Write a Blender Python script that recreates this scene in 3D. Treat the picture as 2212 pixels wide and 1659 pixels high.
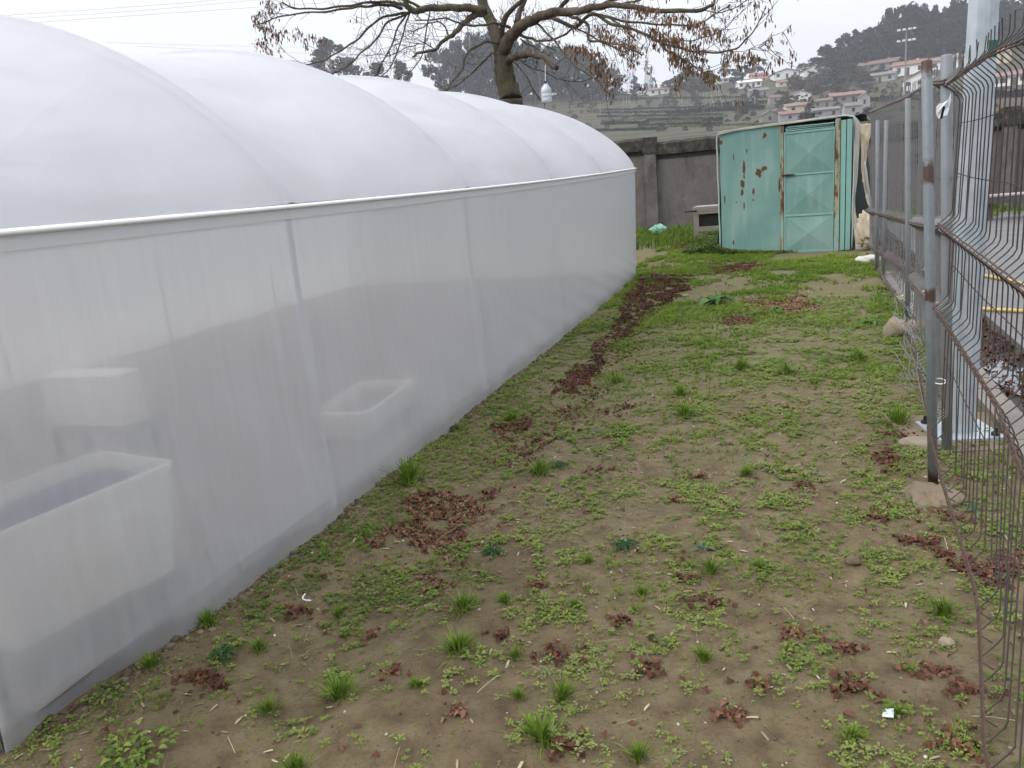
import bpy, bmesh, math, random
import numpy as np
from math import sin, cos, pi, radians, tan, atan2, sqrt, hypot
from mathutils import Vector, Matrix
for o in list(bpy.data.objects): bpy.data.objects.remove(o)
scn = bpy.context.scene; COL = scn.collection
rng = np.random.default_rng(7); random.seed(7)

# ------------------------------------------------------------------ camera
S = 1024/2212; F = 1670*S; H = 1.6
ROLL, PITCH, YAW = radians(5.4), radians(14.6), radians(20.5)
Wv = np.array([-sin(YAW)*cos(PITCH), cos(YAW)*cos(PITCH), -sin(PITCH)])
_r0 = np.array([cos(YAW), sin(YAW), 0]); _u0 = np.cross(_r0, Wv)
Rv = _r0*cos(ROLL)-_u0*sin(ROLL); Uv = _u0*cos(ROLL)+_r0*sin(ROLL); CP = np.array([0, 0, H])
cam = bpy.data.cameras.new('camera'); co = bpy.data.objects.new('camera', cam); COL.objects.link(co)
cam.sensor_width = 36; cam.lens = F/1024*36; cam.clip_end = 5000; cam.clip_start = .05
co.matrix_world = Matrix(((Rv[0], Uv[0], -Wv[0], 0), (Rv[1], Uv[1], -Wv[1], 0), (Rv[2], Uv[2], -Wv[2], H), (0, 0, 0, 1)))
scn.camera = co
# ------------------------------------------------------------------ sky, sun, exposure
SUN_EL, SUN_AZ = radians(42), radians(-120)      # azimuth of the sun measured from +Y towards +X
w = bpy.data.worlds.new('World'); scn.world = w; w.use_nodes = True
nt = w.node_tree; nt.nodes.clear()
sky = nt.nodes.new('ShaderNodeTexSky'); sky.sky_type = 'NISHITA'; sky.sun_disc = False
sky.sun_elevation = SUN_EL; sky.sun_rotation = SUN_AZ; sky.air_density = 1.2; sky.dust_density = 3.0
hs = nt.nodes.new('ShaderNodeHueSaturation'); hs.inputs['Saturation'].default_value = .25
# overcast layer: even grey-white with soft cloud mottling
tc = nt.nodes.new('ShaderNodeTexCoord'); mp = nt.nodes.new('ShaderNodeMapping'); mp.inputs['Scale'].default_value = (1, 1, 3.2)
nz = nt.nodes.new('ShaderNodeTexNoise'); nz.inputs['Scale'].default_value = 2.2; nz.inputs['Detail'].default_value = 4
cr = nt.nodes.new('ShaderNodeValToRGB')
cr.color_ramp.elements[0].position = .3; cr.color_ramp.elements[0].color = (6.2/8, 6.45/8, 7.1/8, 1)
cr.color_ramp.elements[1].position = .7; cr.color_ramp.elements[1].color = (7.3/8, 7.5/8, 8.0/8, 1)
sc_ = nt.nodes.new('ShaderNodeVectorMath'); sc_.operation = 'SCALE'; sc_.inputs[3].default_value = 8.5
mx = nt.nodes.new('ShaderNodeMix'); mx.data_type = 'RGBA'; mx.inputs[0].default_value = .85
bg = nt.nodes.new('ShaderNodeBackground'); bg.inputs[1].default_value = .1; wo = nt.nodes.new('ShaderNodeOutputWorld')
L = nt.links.new
# an overcast sky is brighter overhead than near the horizon
sx = nt.nodes.new('ShaderNodeSeparateXYZ'); L(tc.outputs['Generated'], sx.inputs[0]); zr = nt.nodes.new('ShaderNodeMapRange')
zr.inputs['From Min'].default_value = .05; zr.inputs['From Max'].default_value = 1.; zr.inputs['To Min'].default_value = .62; zr.inputs['To Max'].default_value = 1.75; L(sx.outputs[2], zr.inputs[0])
zg = nt.nodes.new('ShaderNodeVectorMath'); zg.operation = 'SCALE'
L(sky.outputs[0], hs.inputs['Color']); L(tc.outputs['Generated'], mp.inputs[0]); L(mp.outputs[0], nz.inputs[0]); L(nz.outputs[0], cr.inputs[0])
L(cr.outputs[0], sc_.inputs[0]); L(hs.outputs[0], mx.inputs[6]); L(sc_.outputs[0], mx.inputs[7]); L(mx.outputs[2], zg.inputs[0]); L(zr.outputs[0], zg.inputs[3]); L(zg.outputs[0], bg.inputs[0]); L(bg.outputs[0], wo.inputs[0])
sl = bpy.data.lights.new('sun', 'SUN'); sl.energy = .8; sl.angle = radians(25); sl.color = (1, .97, .92)
so = bpy.data.objects.new('sun', sl); COL.objects.link(so)
sd = Vector((sin(SUN_AZ)*cos(SUN_EL), cos(SUN_AZ)*cos(SUN_EL), sin(SUN_EL)))
so.rotation_euler = sd.to_track_quat('Z', 'Y').to_euler(); so.location = (0, 0, 30)
scn.view_settings.view_transform = 'Standard'; scn.view_settings.look = 'None'; scn.view_settings.exposure = 1.05; scn.view_settings.gamma = 1
scn.cycles.max_bounces = 10; scn.cycles.transparent_max_bounces = 24; scn.cycles.use_denoising = True
scn.cycles.volume_bounces = 0; scn.cycles.caustics_refractive = False; scn.cycles.caustics_reflective = False
scn.cycles.sample_clamp_indirect = 6

# ------------------------------------------------------------------ geometry helpers
def ray(px, py):
    x = px*S-512; y = 384-py*S; d = Wv*F+Rv*x+Uv*y; return d/np.linalg.norm(d)
def gp(px, py, z=0.): d = ray(px, py); return CP+d*((z-H)/d[2])
def atx(px, py, X): d = ray(px, py); return CP+d*(X/d[0])
def aty(px, py, Y): d = ray(px, py); return CP+d*(Y/d[1])
def projv(P):
    v = np.asarray(P)-CP; z = v@Wv; return np.stack([((v@Rv)/z*F+512)/S, (384-(v@Uv)/z*F)/S], -1)
def inpoly(pts, poly):
    x, y = pts[:, 0], pts[:, 1]; ins = np.zeros(len(x), bool); n = len(poly)
    for i in range(n):
        x0, y0 = poly[i]; x1, y1 = poly[(i+1) % n]
        c = ((y0 > y) != (y1 > y)); xi = (x1-x0)*(y-y0)/((y1-y0) if y1 != y0 else 1e-9)+x0
        ins ^= c & (x < xi)
    return ins
def mesh(name, V, Fc, mat=None, parent=None, smooth=False, attr=None):
    V = np.asarray(V, dtype=np.float32).reshape(-1, 3)
    me = bpy.data.meshes.new(name)
    if isinstance(Fc, np.ndarray):
        n, k = Fc.shape
        me.vertices.add(len(V)); me.vertices.foreach_set('co', V.ravel())
        me.loops.add(n*k); me.loops.foreach_set('vertex_index', Fc.astype(np.int32).ravel())
        me.polygons.add(n); me.polygons.foreach_set('loop_start', np.arange(0, n*k, k, dtype=np.int32))
        me.polygons.foreach_set('loop_total', np.full(n, k, dtype=np.int32)); me.update(calc_edges=True)
    else:
        me.from_pydata([tuple(map(float, v)) for v in V], [], Fc)
    if smooth: me.polygons.foreach_set('use_smooth', np.ones(len(me.polygons), bool))
    if attr is not None:
        a = me.attributes.new('r', 'FLOAT', 'POINT'); a.data.foreach_set('value', np.asarray(attr, dtype=np.float32))
    me.validate(); me.update()
    o = bpy.data.objects.new(name, me); COL.objects.link(o)
    if mat: me.materials.append(mat)
    if parent: o.parent = parent
    return o
def tag(o, label=None, cat=None, group=None, kind=None):
    if label: o['label'] = label
    if cat: o['category'] = cat
    if group: o['group'] = group
    if kind: o['kind'] = kind
    return o
def empty(name, loc=(0, 0, 0), rz=0, **k):
    o = bpy.data.objects.new(name, None); COL.objects.link(o); o.location = loc; o.rotation_euler = (0, 0, rz); o.empty_display_size = .1
    return tag(o, **k)
class MB:
    """collects pieces into one mesh"""
    def __init__(s): s.v = []; s.f = []; s.n = 0
    def add(s, V, Fc):
        V = [tuple(map(float, p)) for p in V]; s.v += V; s.f += [tuple(i+s.n for i in f) for f in Fc]; s.n += len(V); return s
    def box(s, a, b, M=None, jit=0):
        x0, y0, z0 = a; x1, y1, z1 = b
        V = [(x, y, z) for z in (z0, z1) for y in (y0, y1) for x in (x0, x1)]
        if jit: V = [tuple(c+random.uniform(-jit, jit) for c in v) for v in V]
        if M is not None: V = [tuple(M@Vector(v)) for v in V]
        return s.add(V, [(0, 2, 3, 1), (4, 5, 7, 6), (0, 1, 5, 4), (2, 6, 7, 3), (0, 4, 6, 2), (1, 3, 7, 5)])
    def tube(s, pts, rad, n=6, cap=True):
        P = [Vector(tuple(map(float, p))) for p in pts]; m = len(P)
        if not hasattr(rad, '__len__'): rad = [rad]*m
        ref = None; V = []; Fc = []
        for i in range(m):
            t = (P[min(i+1, m-1)]-P[max(i-1, 0)])
            if t.length < 1e-9: t = Vector((0, 0, 1))
            t.normalize()
            if ref is None: ref = t.orthogonal().normalized()
            a = (ref-t*ref.dot(t))
            if a.length < 1e-6: a = t.orthogonal()
            a.normalize(); b = t.cross(a); ref = a
            for k in range(n):
                q = 2*pi*k/n; V.append(P[i]+(a*cos(q)+b*sin(q))*rad[i])
        for i in range(m-1):
            for k in range(n):
                k2 = (k+1) % n; Fc.append((i*n+k, i*n+k2, (i+1)*n+k2, (i+1)*n+k))
        if cap: Fc.append(tuple(range(n-1, -1, -1))); Fc.append(tuple((m-1)*n+k for k in range(n)))
        return s.add(V, Fc)
    def build(s, name, mat, parent=None, smooth=False): return mesh(name, s.v, s.f, mat, parent, smooth)
def spline(pts, sub=5):
    P = np.asarray(pts, float); n = len(P)
    if n < 3: return [P[0]+(P[-1]-P[0])*t for t in np.linspace(0, 1, sub+1)]
    E = np.vstack([2*P[0]-P[1], P, 2*P[-1]-P[-2]]); out = []
    for i in range(n-1):
        a, b, c, d = E[i:i+4]
        for t in np.arange(sub)/sub:
            out.append(.5*((2*b)+(-a+c)*t+(2*a-5*b+4*c-d)*t*t+(-a+3*b-3*c+d)*t**3))
    out.append(P[-1]); return out
def scatter(TV, TF, pos, rz, sc, tilt=None, r=None):
    """merge many copies of a small template; returns V, F, attr"""
    TV = np.asarray(TV, float); TF = np.asarray(TF); n = len(pos); m = len(TV)
    c, s_ = np.cos(rz), np.sin(rz); sc = np.asarray(sc).reshape(n, -1)
    L3 = TV[None]*sc[:, None, :] if sc.shape[1] > 1 else TV[None]*sc[:, :, None]
    if tilt is not None:
        ct, st = np.cos(tilt)[:, None], np.sin(tilt)[:, None]
        y = L3[:, :, 1]*ct-L3[:, :, 2]*st; z = L3[:, :, 1]*st+L3[:, :, 2]*ct; L3 = np.stack([L3[:, :, 0], y, z], -1)
    X = L3[:, :, 0]*c[:, None]-L3[:, :, 1]*s_[:, None]; Y = L3[:, :, 0]*s_[:, None]+L3[:, :, 1]*c[:, None]
    V = np.stack([X, Y, L3[:, :, 2]], -1)+pos[:, None, :]
    Fc = (TF[None]+(np.arange(n)*m)[:, None, None]).reshape(-1, TF.shape[1])
    A = np.repeat(r if r is not None else rng.random(n), m)
    return V.reshape(-1, 3), Fc, A
def merge(parts):
    Vs, Fs, As, off = [], [], [], 0
    for V, Fc, A in parts: Vs.append(V); Fs.append(Fc+off); As.append(A); off += len(V)
    return np.vstack(Vs), np.vstack(Fs), np.concatenate(As)
def noise2(x, y, sc=1., seed=0, oct=3):
    """cheap value noise 0..1"""
    out = 0; amp = 1; tot = 0
    for o in range(oct):
        X = np.asarray(x)*sc*2**o+seed*17.3+1000; Y = np.asarray(y)*sc*2**o+seed*9.1+1000
        xi, yi = np.floor(X), np.floor(Y); fx, fy = X-xi, Y-yi; fx = fx*fx*(3-2*fx); fy = fy*fy*(3-2*fy)
        h = lambda a, b: (np.sin(a*127.1+b*311.7)*43758.5453) % 1
        out = out+amp*((h(xi, yi)*(1-fx)+h(xi+1, yi)*fx)*(1-fy)+(h(xi, yi+1)*(1-fx)+h(xi+1, yi+1)*fx)*fy); tot += amp; amp *= .5
    return out/tot
# ------------------------------------------------------------------ material helpers
class NT:
    def __init__(s, name):
        s.m = bpy.data.materials.new(name); s.m.use_nodes = True; s.t = s.m.node_tree; s.t.nodes.clear()
        s.out = s.n('ShaderNodeOutputMaterial'); s.tc = None
    def n(s, ty, **k):
        x = s.t.nodes.new(ty)
        for a, b in k.items(): setattr(x, a, b)
        return x
    def l(s, a, b): s.t.links.new(a, b); return s
    def put(s, sock, v):
        if v is None: return
        if hasattr(v, 'is_linked') or isinstance(v, bpy.types.NodeSocket): s.l(v, sock)
        else: sock.default_value = v
    def co(s, kind='Object', scale=None):
        if s.tc is None: s.tc = s.n('ShaderNodeTexCoord')
        o = s.tc.outputs[kind]
        if scale:
            m = s.n('ShaderNodeMapping'); m.inputs['Scale'].default_value = scale; s.l(o, m.inputs[0]); o = m.outputs[0]
        return o
    def noise(s, sc=5, det=5, co=None, rough=.55, dist=0):
        x = s.n('ShaderNodeTexNoise'); x.inputs['Scale'].default_value = sc; x.inputs['Detail'].default_value = det
        x.inputs['Roughness'].default_value = rough; x.inputs['Distortion'].default_value = dist; s.l(co or s.co(), x.inputs['Vector']); return x.outputs[0]
    def ramp(s, v, *stops, interp='LINEAR'):
        x = s.n('ShaderNodeValToRGB'); e = x.color_ramp; e.interpolation = interp
        while len(e.elements) < len(stops): e.elements.new(.5)
        for el, (p, c) in zip(e.elements, stops):
            el.position = p; el.color = (c, c, c, 1) if not hasattr(c, '__len__') else (*c, 1)
        s.put(x.inputs[0], v); return x.outputs[0]
    def mix(s, f, a, b, mode='MIX'):
        x = s.n('ShaderNodeMix', data_type='RGBA', blend_type=mode); s.put(x.inputs[0], f)
        for i, v in ((6, a), (7, b)): s.put(x.inputs[i], (*v, 1) if isinstance(v, tuple) and len(v) == 3 else v)
        return x.outputs[2]
    def math(s, op, a, b=None, c=None):
        x = s.n('ShaderNodeMath', operation=op)
        for i, v in enumerate((a, b, c)): s.put(x.inputs[i], v)
        return x.outputs[0]
    def attr(s, nm='r'):
        x = s.n('ShaderNodeAttribute', attribute_name=nm); return x.outputs['Fac']
    def bump(s, h, d=.02, st=.6):
        x = s.n('ShaderNodeBump'); x.inputs['Distance'].default_value = d; x.inputs['Strength'].default_value = st; s.put(x.inputs['Height'], h); return x.outputs[0]
    def pbr(s, col, rough=.8, metal=0., normal=None, spec=.3, **k):
        x = s.n('ShaderNodeBsdfPrincipled'); s.put(x.inputs['Base Color'], (*col, 1) if isinstance(col, tuple) and len(col) == 3 else col)
        s.put(x.inputs['Roughness'], rough); s.put(x.inputs['Metallic'], metal); x.inputs['Specular IOR Level'].default_value = spec
        if normal: s.l(normal, x.inputs['Normal'])
        for a, b in k.items(): s.put(x.inputs[a], b)
        return x.outputs[0]
    def done(s, sh): s.l(sh, s.out.inputs[0]); return s.m
def simple(name, col, rough=.8, metal=0., var=.25, sc=8, spec=.3, bump=0, bsc=40):
    t = NT(name); nz = t.noise(sc, 6); c = t.mix(nz, tuple(x*(1-var) for x in col), tuple(min(1, x*(1+var)) for x in col))
    return t.done(t.pbr(c, rough, metal, t.bump(t.noise(bsc, 4), bump) if bump else None, spec))
def leafy(name, *stops, rough=.7, trans=.25):
    t = NT(name); c = t.ramp(t.attr(), *stops); d = t.pbr(c, rough, spec=.10)
    tr = t.n('ShaderNodeBsdfTranslucent'); t.l(c, tr.inputs[0]); m = t.n('ShaderNodeMixShader'); m.inputs[0].default_value = trans
    t.l(d, m.inputs[1]); t.l(tr.outputs[0], m.inputs[2]); return t.done(m.outputs[0])

# ------------------------------------------------------------------ ground in the plot
LEAFPOLYS = [
 [(1385,597),(1500,600),(1490,625),(1440,660),(1400,690),(1345,735),(1300,775),(1262,850),(1180,862),(1205,825),(1245,785),(1300,735),(1335,690),(1350,640)],
 [(815,1180),(850,1140),(905,1065),(940,1055),(990,1075),(1070,1080),(1020,1110),(1020,1150),(975,1200),(930,1232),(905,1195),(860,1180)],
 [(1060,925),(1110,905),(1145,912),(1130,942),(1075,945)],
 [(1600,648),(1740,645),(1775,668),(1700,675),(1620,670)],
 [(1880,985),(1930,975),(1960,1010),(1940,1040),(1885,1030)],
 [(1935,1165),(2000,1160),(2080,1195),(2212,1215),(2212,1260),(2060,1225),(1960,1195)],
 [(1525,572),(1640,568),(1690,575),(1620,588),(1540,590)],
 [(1420,520),(1500,515),(1520,530),(1450,545)], [(1560,690),(1640,685),(1640,700),(1570,705)], [(1900,925),(1990,905),(2000,930),(1920,945)]]
CLUMPS = [(1295,1017,34),(1512,1030,26),(1728,1052,30),(1545,1300,26),(1205,1410,40),(1838,1490,44),(1062,1055,24),(990,1545,20),(1395,1442,24),(1232,1615,36),
 (1312,892,26),(1125,966,20),(640,1330,34),(850,1452,24),(1895,1120,36),(1160,938,18),(1060,990,30),(1216,880,18),(1340,1337,20),(1585,1545,26),(2020,1450,40),
 (1830,1400,16),(1640,1475,20),(1165,1262,22),(420,1470,50),(945,1262,30),(2060,1610,50),(2100,1500,30),(1720,1370,40),(1460,1080,16),(800,1355,18),(1085,1370,20),(470,1490,26),(1900,1110,26),(1620,900,22),(1480,1250,16),(2050,1120,30),(1360,880,18),(1700,880,20)]
def gz(x, y):
    x = np.asarray(x, float); y = np.asarray(y, float)
    z = (noise2(x, y, 1.1, 1, 3)-.5)*.035+(noise2(x, y, 7, 2, 3)-.5)*.013+(noise2(x, y, 24, 5, 2)-.5)*.011
    cx = -1.55+.06*np.sin(y*1.3)
    z = z-.045*np.exp(-((x-cx)/.16)**2)*(1/(1+np.exp((y-9.5)*2)))+.02*np.exp(-((x+2.05)/.18)**2)
    return z*np.clip((1.6-x)*5, 0, 1)
xs = np.concatenate([np.arange(-12, -2.6, .4), np.arange(-2.6, 1.3, .03), np.arange(1.3, 3, .25)])
ys = np.concatenate([np.arange(-3, .9, .3), np.arange(.9, 6, .03), np.arange(6, 14, .07), np.arange(14, 22.2, .2)])
XX, YY = np.meshgrid(xs, ys); nx, ny = len(xs), len(ys)
idx = np.arange(nx*ny).reshape(ny, nx)
Fq = np.stack([idx[:-1, :-1], idx[:-1, 1:], idx[1:, 1:], idx[1:, :-1]], -1).reshape(-1, 4)
t = NT('mud'); n1 = t.noise(1.3, 6); n2 = t.noise(9, 8); n3 = t.noise(60, 4); n4 = t.noise(3.2, 5, rough=.65)
soil = t.ramp(n2, (.25, (.135, .092, .046)), (.5, (.265, .200, .105)), (.78, (.37, .295, .165)))
soil = t.mix(t.ramp(n1, (.50, 0.), (.68, .5)), soil, (.135, .088, .055))
moss = t.mix(n3, (.15, .14, .06), (.26, .235, .11))
sep = t.n('ShaderNodeSeparateXYZ'); t.l(t.co(), sep.inputs[0])
far = t.ramp(t.math('MULTIPLY', sep.outputs[1], .1), (.15, .22), (.4, .38), (.75, .60))
mm = t.ramp(t.math('ADD', t.math('SUBTRACT', n4, .5), far), (.33, 0.), (.58, .85))
col = t.mix(mm, soil, moss)
fine = t.noise(55, 8, rough=.75); col = t.mix(t.ramp(fine, (.36, .45), (.50, 0.)), col, (.10, .072, .044)); grit = t.ramp(t.noise(150, 3, rough=.7), (.60, 0.), (.68, .7)); col = t.mix(grit, col, (.30, .255, .18)); col = t.mix(t.ramp(t.noise(420, 1), (.70, 0.), (.74, .6)), col, (.42, .38, .30))
MUD = t.done(t.pbr(col, t.ramp(n1, (.4, .62), (.6, .92)), normal=t.bump(t.math('ADD', n2, t.math('MULTIPLY', fine, 1.3)), .035, 1.), spec=.25))
g = mesh('ground', np.stack([XX, YY, gz(XX, YY)], -1), Fq, MUD, smooth=True); tag(g, kind='structure')

# ------------------------------------------------------------------ hills behind the wall
def azel(px, py): d = ray(px, py); return math.degrees(atan2(d[0], d[1])), math.degrees(math.asin(d[2]))
SK = [(700,180),(880,190),(1000,200),(1150,205),(1280,203),(1380,204),(1500,188),(1600,172),(1700,160),(1800,150),(1900,128),(2000,105),(2212,80)]
sk = np.array([azel(*p) for p in SK]); E0 = 1.5; R0, R1 = 100., 600.
def esky(az): return np.interp(az, sk[:, 0], sk[:, 1], left=5.5, right=sk[-1, 1])
def hz(x, y):
    x = np.asarray(x, float); y = np.asarray(y, float); r = np.hypot(x, y); az = np.degrees(np.arctan2(x, y)); es = esky(az)
    rr = np.clip(r, R0, R1); e = E0+(es-E0)*((rr-R0)/(R1-R0))**2; z = H+rr*np.tan(np.radians(e))
    z0 = H+R0*tan(radians(E0)); f = np.clip((r-26)/(R0-26), 0, 1); z = np.where(r < R0, -.12+(z0+.12)*f**1.5, z)
    z = np.where(r > R1, z-(r-R1)*.12, z)
    z = z+np.where(r > 60, (noise2(x, y, .03, 4, 4)-.5)*2.2*np.clip((r-60)/200, 0, 1), 0)
    behind = np.abs(az) > 100; z = np.where(behind, -.12, z)
    return np.maximum(z, -.12)
def onhill(px, py):
    """3-D point where the view ray meets the hillside"""
    d = ray(px, py); lo = None
    for r in np.arange(70, 640, 2.):
        k = r/hypot(d[0], d[1]); p = CP+d*k
        if hz(p[0], p[1]) >= p[2]: return np.array([p[0], p[1], float(hz(p[0], p[1]))])
    k = 598/hypot(d[0], d[1]); p = CP+d*k; return np.array([p[0], p[1], float(hz(p[0], p[1]))])
rr_ = np.concatenate([[.0, 15, 24], np.arange(28, 100, 6), np.arange(100, 640, 5), [660, 720, 850, 1100, 1500]])
az_ = np.concatenate([np.arange(-180, -50, 6), np.arange(-50, 30, .35), np.arange(30, 181, 6)])
RR, AZ = np.meshgrid(rr_, np.radians(az_)); TX, TY = RR*np.sin(AZ), RR*np.cos(AZ)
n1_, n2_ = TX.shape; idx = np.arange(n1_*n2_).reshape(n1_, n2_)
Fq = np.stack([idx[:-1, :-1], idx[1:, :-1], idx[1:, 1:], idx[:-1, 1:]], -1).reshape(-1, 4)
t = NT('hillside'); sep = t.n('ShaderNodeSeparateXYZ'); t.l(t.co(), sep.inputs[0])
nb = t.noise(.012, 6); nf = t.noise(.12, 8, rough=.7); nff = t.noise(.8, 4)
zz = t.math('ADD', sep.outputs[2], t.math('MULTIPLY', nb, 6.0))
wv = t.math('SINE', t.math('MULTIPLY', zz, 1.9)); wv = t.math('ADD', t.math('MULTIPLY', wv, .5), .5)
brown = t.mix(nf, (.040, .033, .026), (.115, .09, .066)); green = t.mix(nf, (.045, .06, .026), (.11, .13, .045))
c = t.mix(t.ramp(wv, (.72, 0.), (.85, .7)), brown, green); c = t.mix(t.ramp(wv, (.03, .9), (.10, 0.)), c, (.03, .036, .026))
c = t.mix(t.ramp(nb, (.64, 0.), (.72, .5)), c, green); c = t.mix(t.math('MULTIPLY', nff, .35), c, (.05, .045, .035))
HILL = t.done(t.pbr(c, .95, spec=.1))
tag(mesh('hills', np.stack([TX, TY, hz(TX, TY)], -1), Fq, HILL, smooth=True), kind='structure')
# ------------------------------------------------------------------ greenhouse
HOOPS = [1.38, 3.2, 5.4, 7.6, 9.8, 12.1]; GXC, GHW, GE, GH = -4.8, 2.58, 1.6, 1.3
def eavez(Y): return 1.575+.05*((np.asarray(Y)-5.5)/6.6)**2
def basex(Y): return -2.19-.2*np.exp(-(np.asarray(Y)-1.38)/.5)-.10*np.clip((np.asarray(Y)-9)/3.1, 0, 1)**2
def film(name, T, col, blur=.5, rough=.38, spec=.25, streak=True, sparkle=.5, crease=0):
    t = NT(name)
    v = t.noise(1, 4, co=t.co('Object', (30, 30, 1.2)), rough=.6) if streak else t.noise(3, 5, rough=.6)
    big = t.noise(.8, 3)
    c = t.mix(v, tuple(x*.93 for x in col), col)
    nb = t.bump(t.math('ADD', t.noise(260, 2), t.math('MULTIPLY', v, .6)), .003, sparkle)
    if crease:     # broad wind creases and a little algae mottling
        w1 = t.noise(.8, 3, co=t.co('Object', (1.6, .8, 2.2)), rough=.42, dist=1.6); b2 = t.n('ShaderNodeBump'); b2.inputs['Distance'].default_value = .06; b2.inputs['Strength'].default_value = crease; t.l(w1, b2.inputs['Height']); t.l(nb, b2.inputs['Normal']); nb = b2.outputs[0]
        c = t.mix(t.ramp(t.noise(1.3, 6, rough=.65, dist=1.5), (.45, 0.), (.75, .22)), c, (.60, .61, .60))
    else: c = t.mix(t.ramp(t.noise(1.2, 5, co=t.co('Object', (1, 1, .8))), (.5, 0.), (.8, .15)), c, (.70, .70, .72)); sp = t.n('ShaderNodeSeparateXYZ'); t.l(t.co(), sp.inputs[0]); zz_ = t.math('ADD', sp.outputs[2], t.math('MULTIPLY', t.noise(7, 8, rough=.75), -.13)); c = t.mix(t.ramp(zz_, (.0, .28), (.04, 0.)), c, (.26, .20, .13))
    d = t.n('ShaderNodeBsdfDiffuse'); t.put(d.inputs[0], c); t.l(nb, d.inputs['Normal'])
    tr = t.n('ShaderNodeBsdfTranslucent'); t.put(tr.inputs[0], c)
    m1 = t.n('ShaderNodeMixShader'); m1.inputs[0].default_value = .5; t.l(d.outputs[0], m1.inputs[1]); t.l(tr.outputs[0], m1.inputs[2])
    tp = t.n('ShaderNodeBsdfTransparent'); tp.inputs[0].default_value = (.97, .97, .98, 1)
    rf = t.n('ShaderNodeBsdfRefraction'); rf.inputs['IOR'].default_value = 1.06; rf.inputs['Roughness'].default_value = rough; rf.inputs[0].default_value = (.97, .97, .98, 1)
    m2 = t.n('ShaderNodeMixShader'); m2.inputs[0].default_value = blur; t.l(tp.outputs[0], m2.inputs[1]); t.l(rf.outputs[0], m2.inputs[2])
    m3 = t.n('ShaderNodeMixShader'); f = t.math('MULTIPLY', T, t.ramp(v, (.35, 1.), (.70, .86))) if streak else t.math('MULTIPLY', T, t.ramp(big, (.3, .6), (.7, 1.)))
    t.put(m3.inputs[0], f); t.l(m1.outputs[0], m3.inputs[1]); t.l(m2.outputs[0], m3.inputs[2])
    gl = t.n('ShaderNodeBsdfGlossy'); gl.inputs['Roughness'].default_value = .35; t.l(nb, gl.inputs['Normal'])
    fr = t.n('ShaderNodeFresnel'); fr.inputs[0].default_value = 1.3; m4 = t.n('ShaderNodeMixShader')
    t.l(t.math('MULTIPLY', fr.outputs[0], spec*2), m4.inputs[0]); t.l(m3.outputs[0], m4.inputs[1]); t.l(gl.outputs[0], m4.inputs[2])
    return t.done(m4.outputs[0])
SIDEM = film('side_film', .53, (.95, .962, .995), .66, 1., streak=True); ROOFM = film('roof_film', .24, (.86, .865, .89), streak=False, crease=.55)
GALV = simple('galvanised', (.21, .225, .235), .55, .15, .18, 12, .5); WHITEPL = simple('white_plastic', (.82, .82, .83), .5, 0, .05)
BLACKPL = simple('black_plastic', (.02, .02, .022), .5)
gh = empty('greenhouse', (GXC, 6.7, 0), label='long white plastic polytunnel greenhouse with hooped roof and see-through side wall', cat='greenhouse')
def ghl(o): o.location = (-GXC, -6.7, 0); return o        # built in world coordinates
# side wall (right), with folds near the corner
def sidewall(sign):
    ys_ = np.concatenate([np.arange(1.38, 3.2, .025), np.arange(3.2, 12.1, .06), [12.1]]); zs_ = np.linspace(0, 1, 50)
    Yg, Tg = np.meshgrid(ys_, zs_); zb = gz(basex(Yg), Yg)-.03; ze = eavez(Yg); Z = zb+(ze-zb)*Tg
    Xb = basex(Yg) if sign > 0 else np.full_like(Yg, -7.38); Xe = -2.22 if sign > 0 else -7.38
    X = Xb+(Xe-Xb)*Tg**.8
    # pull folds fanning out of the buried foot, stronger near the end
    ph = (Yg-1.38)/(.35+.65*(1-Tg))*7.5; amp = .042*np.exp(-(Yg-1.38)/1.1)*(1-Tg)**1.6+.008*(1-Tg)**4
    X = X+sign*(amp*np.sin(ph+3*noise2(Yg, Tg, 1.3, 3))+.004*(noise2(Yg*9, Z*.7, 1, 4)-.5)+.012*(noise2(Yg, Z, .8, 8)-.5))*(Tg < .995)
    a = sorted(HOOPS); f = np.zeros_like(Yg)
    for h0, h1 in zip(a[:-1], a[1:]):
        m = (Yg >= h0) & (Yg <= h1); f[m] = np.sin(pi*(Yg[m]-h0)/(h1-h0))
    X = X-sign*.02*f*np.sin(pi*Tg)
    n, m = Yg.shape; i = np.arange(n*m).reshape(n, m)
    return np.stack([X, Yg, Z], -1), np.stack([i[:-1, :-1], i[:-1, 1:], i[1:, 1:], i[1:, :-1]], -1).reshape(-1, 4)
V, Fq = sidewall(1); ghl(mesh('side_wall', V, Fq, SIDEM, gh, smooth=True))
V, Fq = sidewall(-1); ghl(mesh('side_wall', V, Fq, SIDEM, gh, smooth=True))
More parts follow.
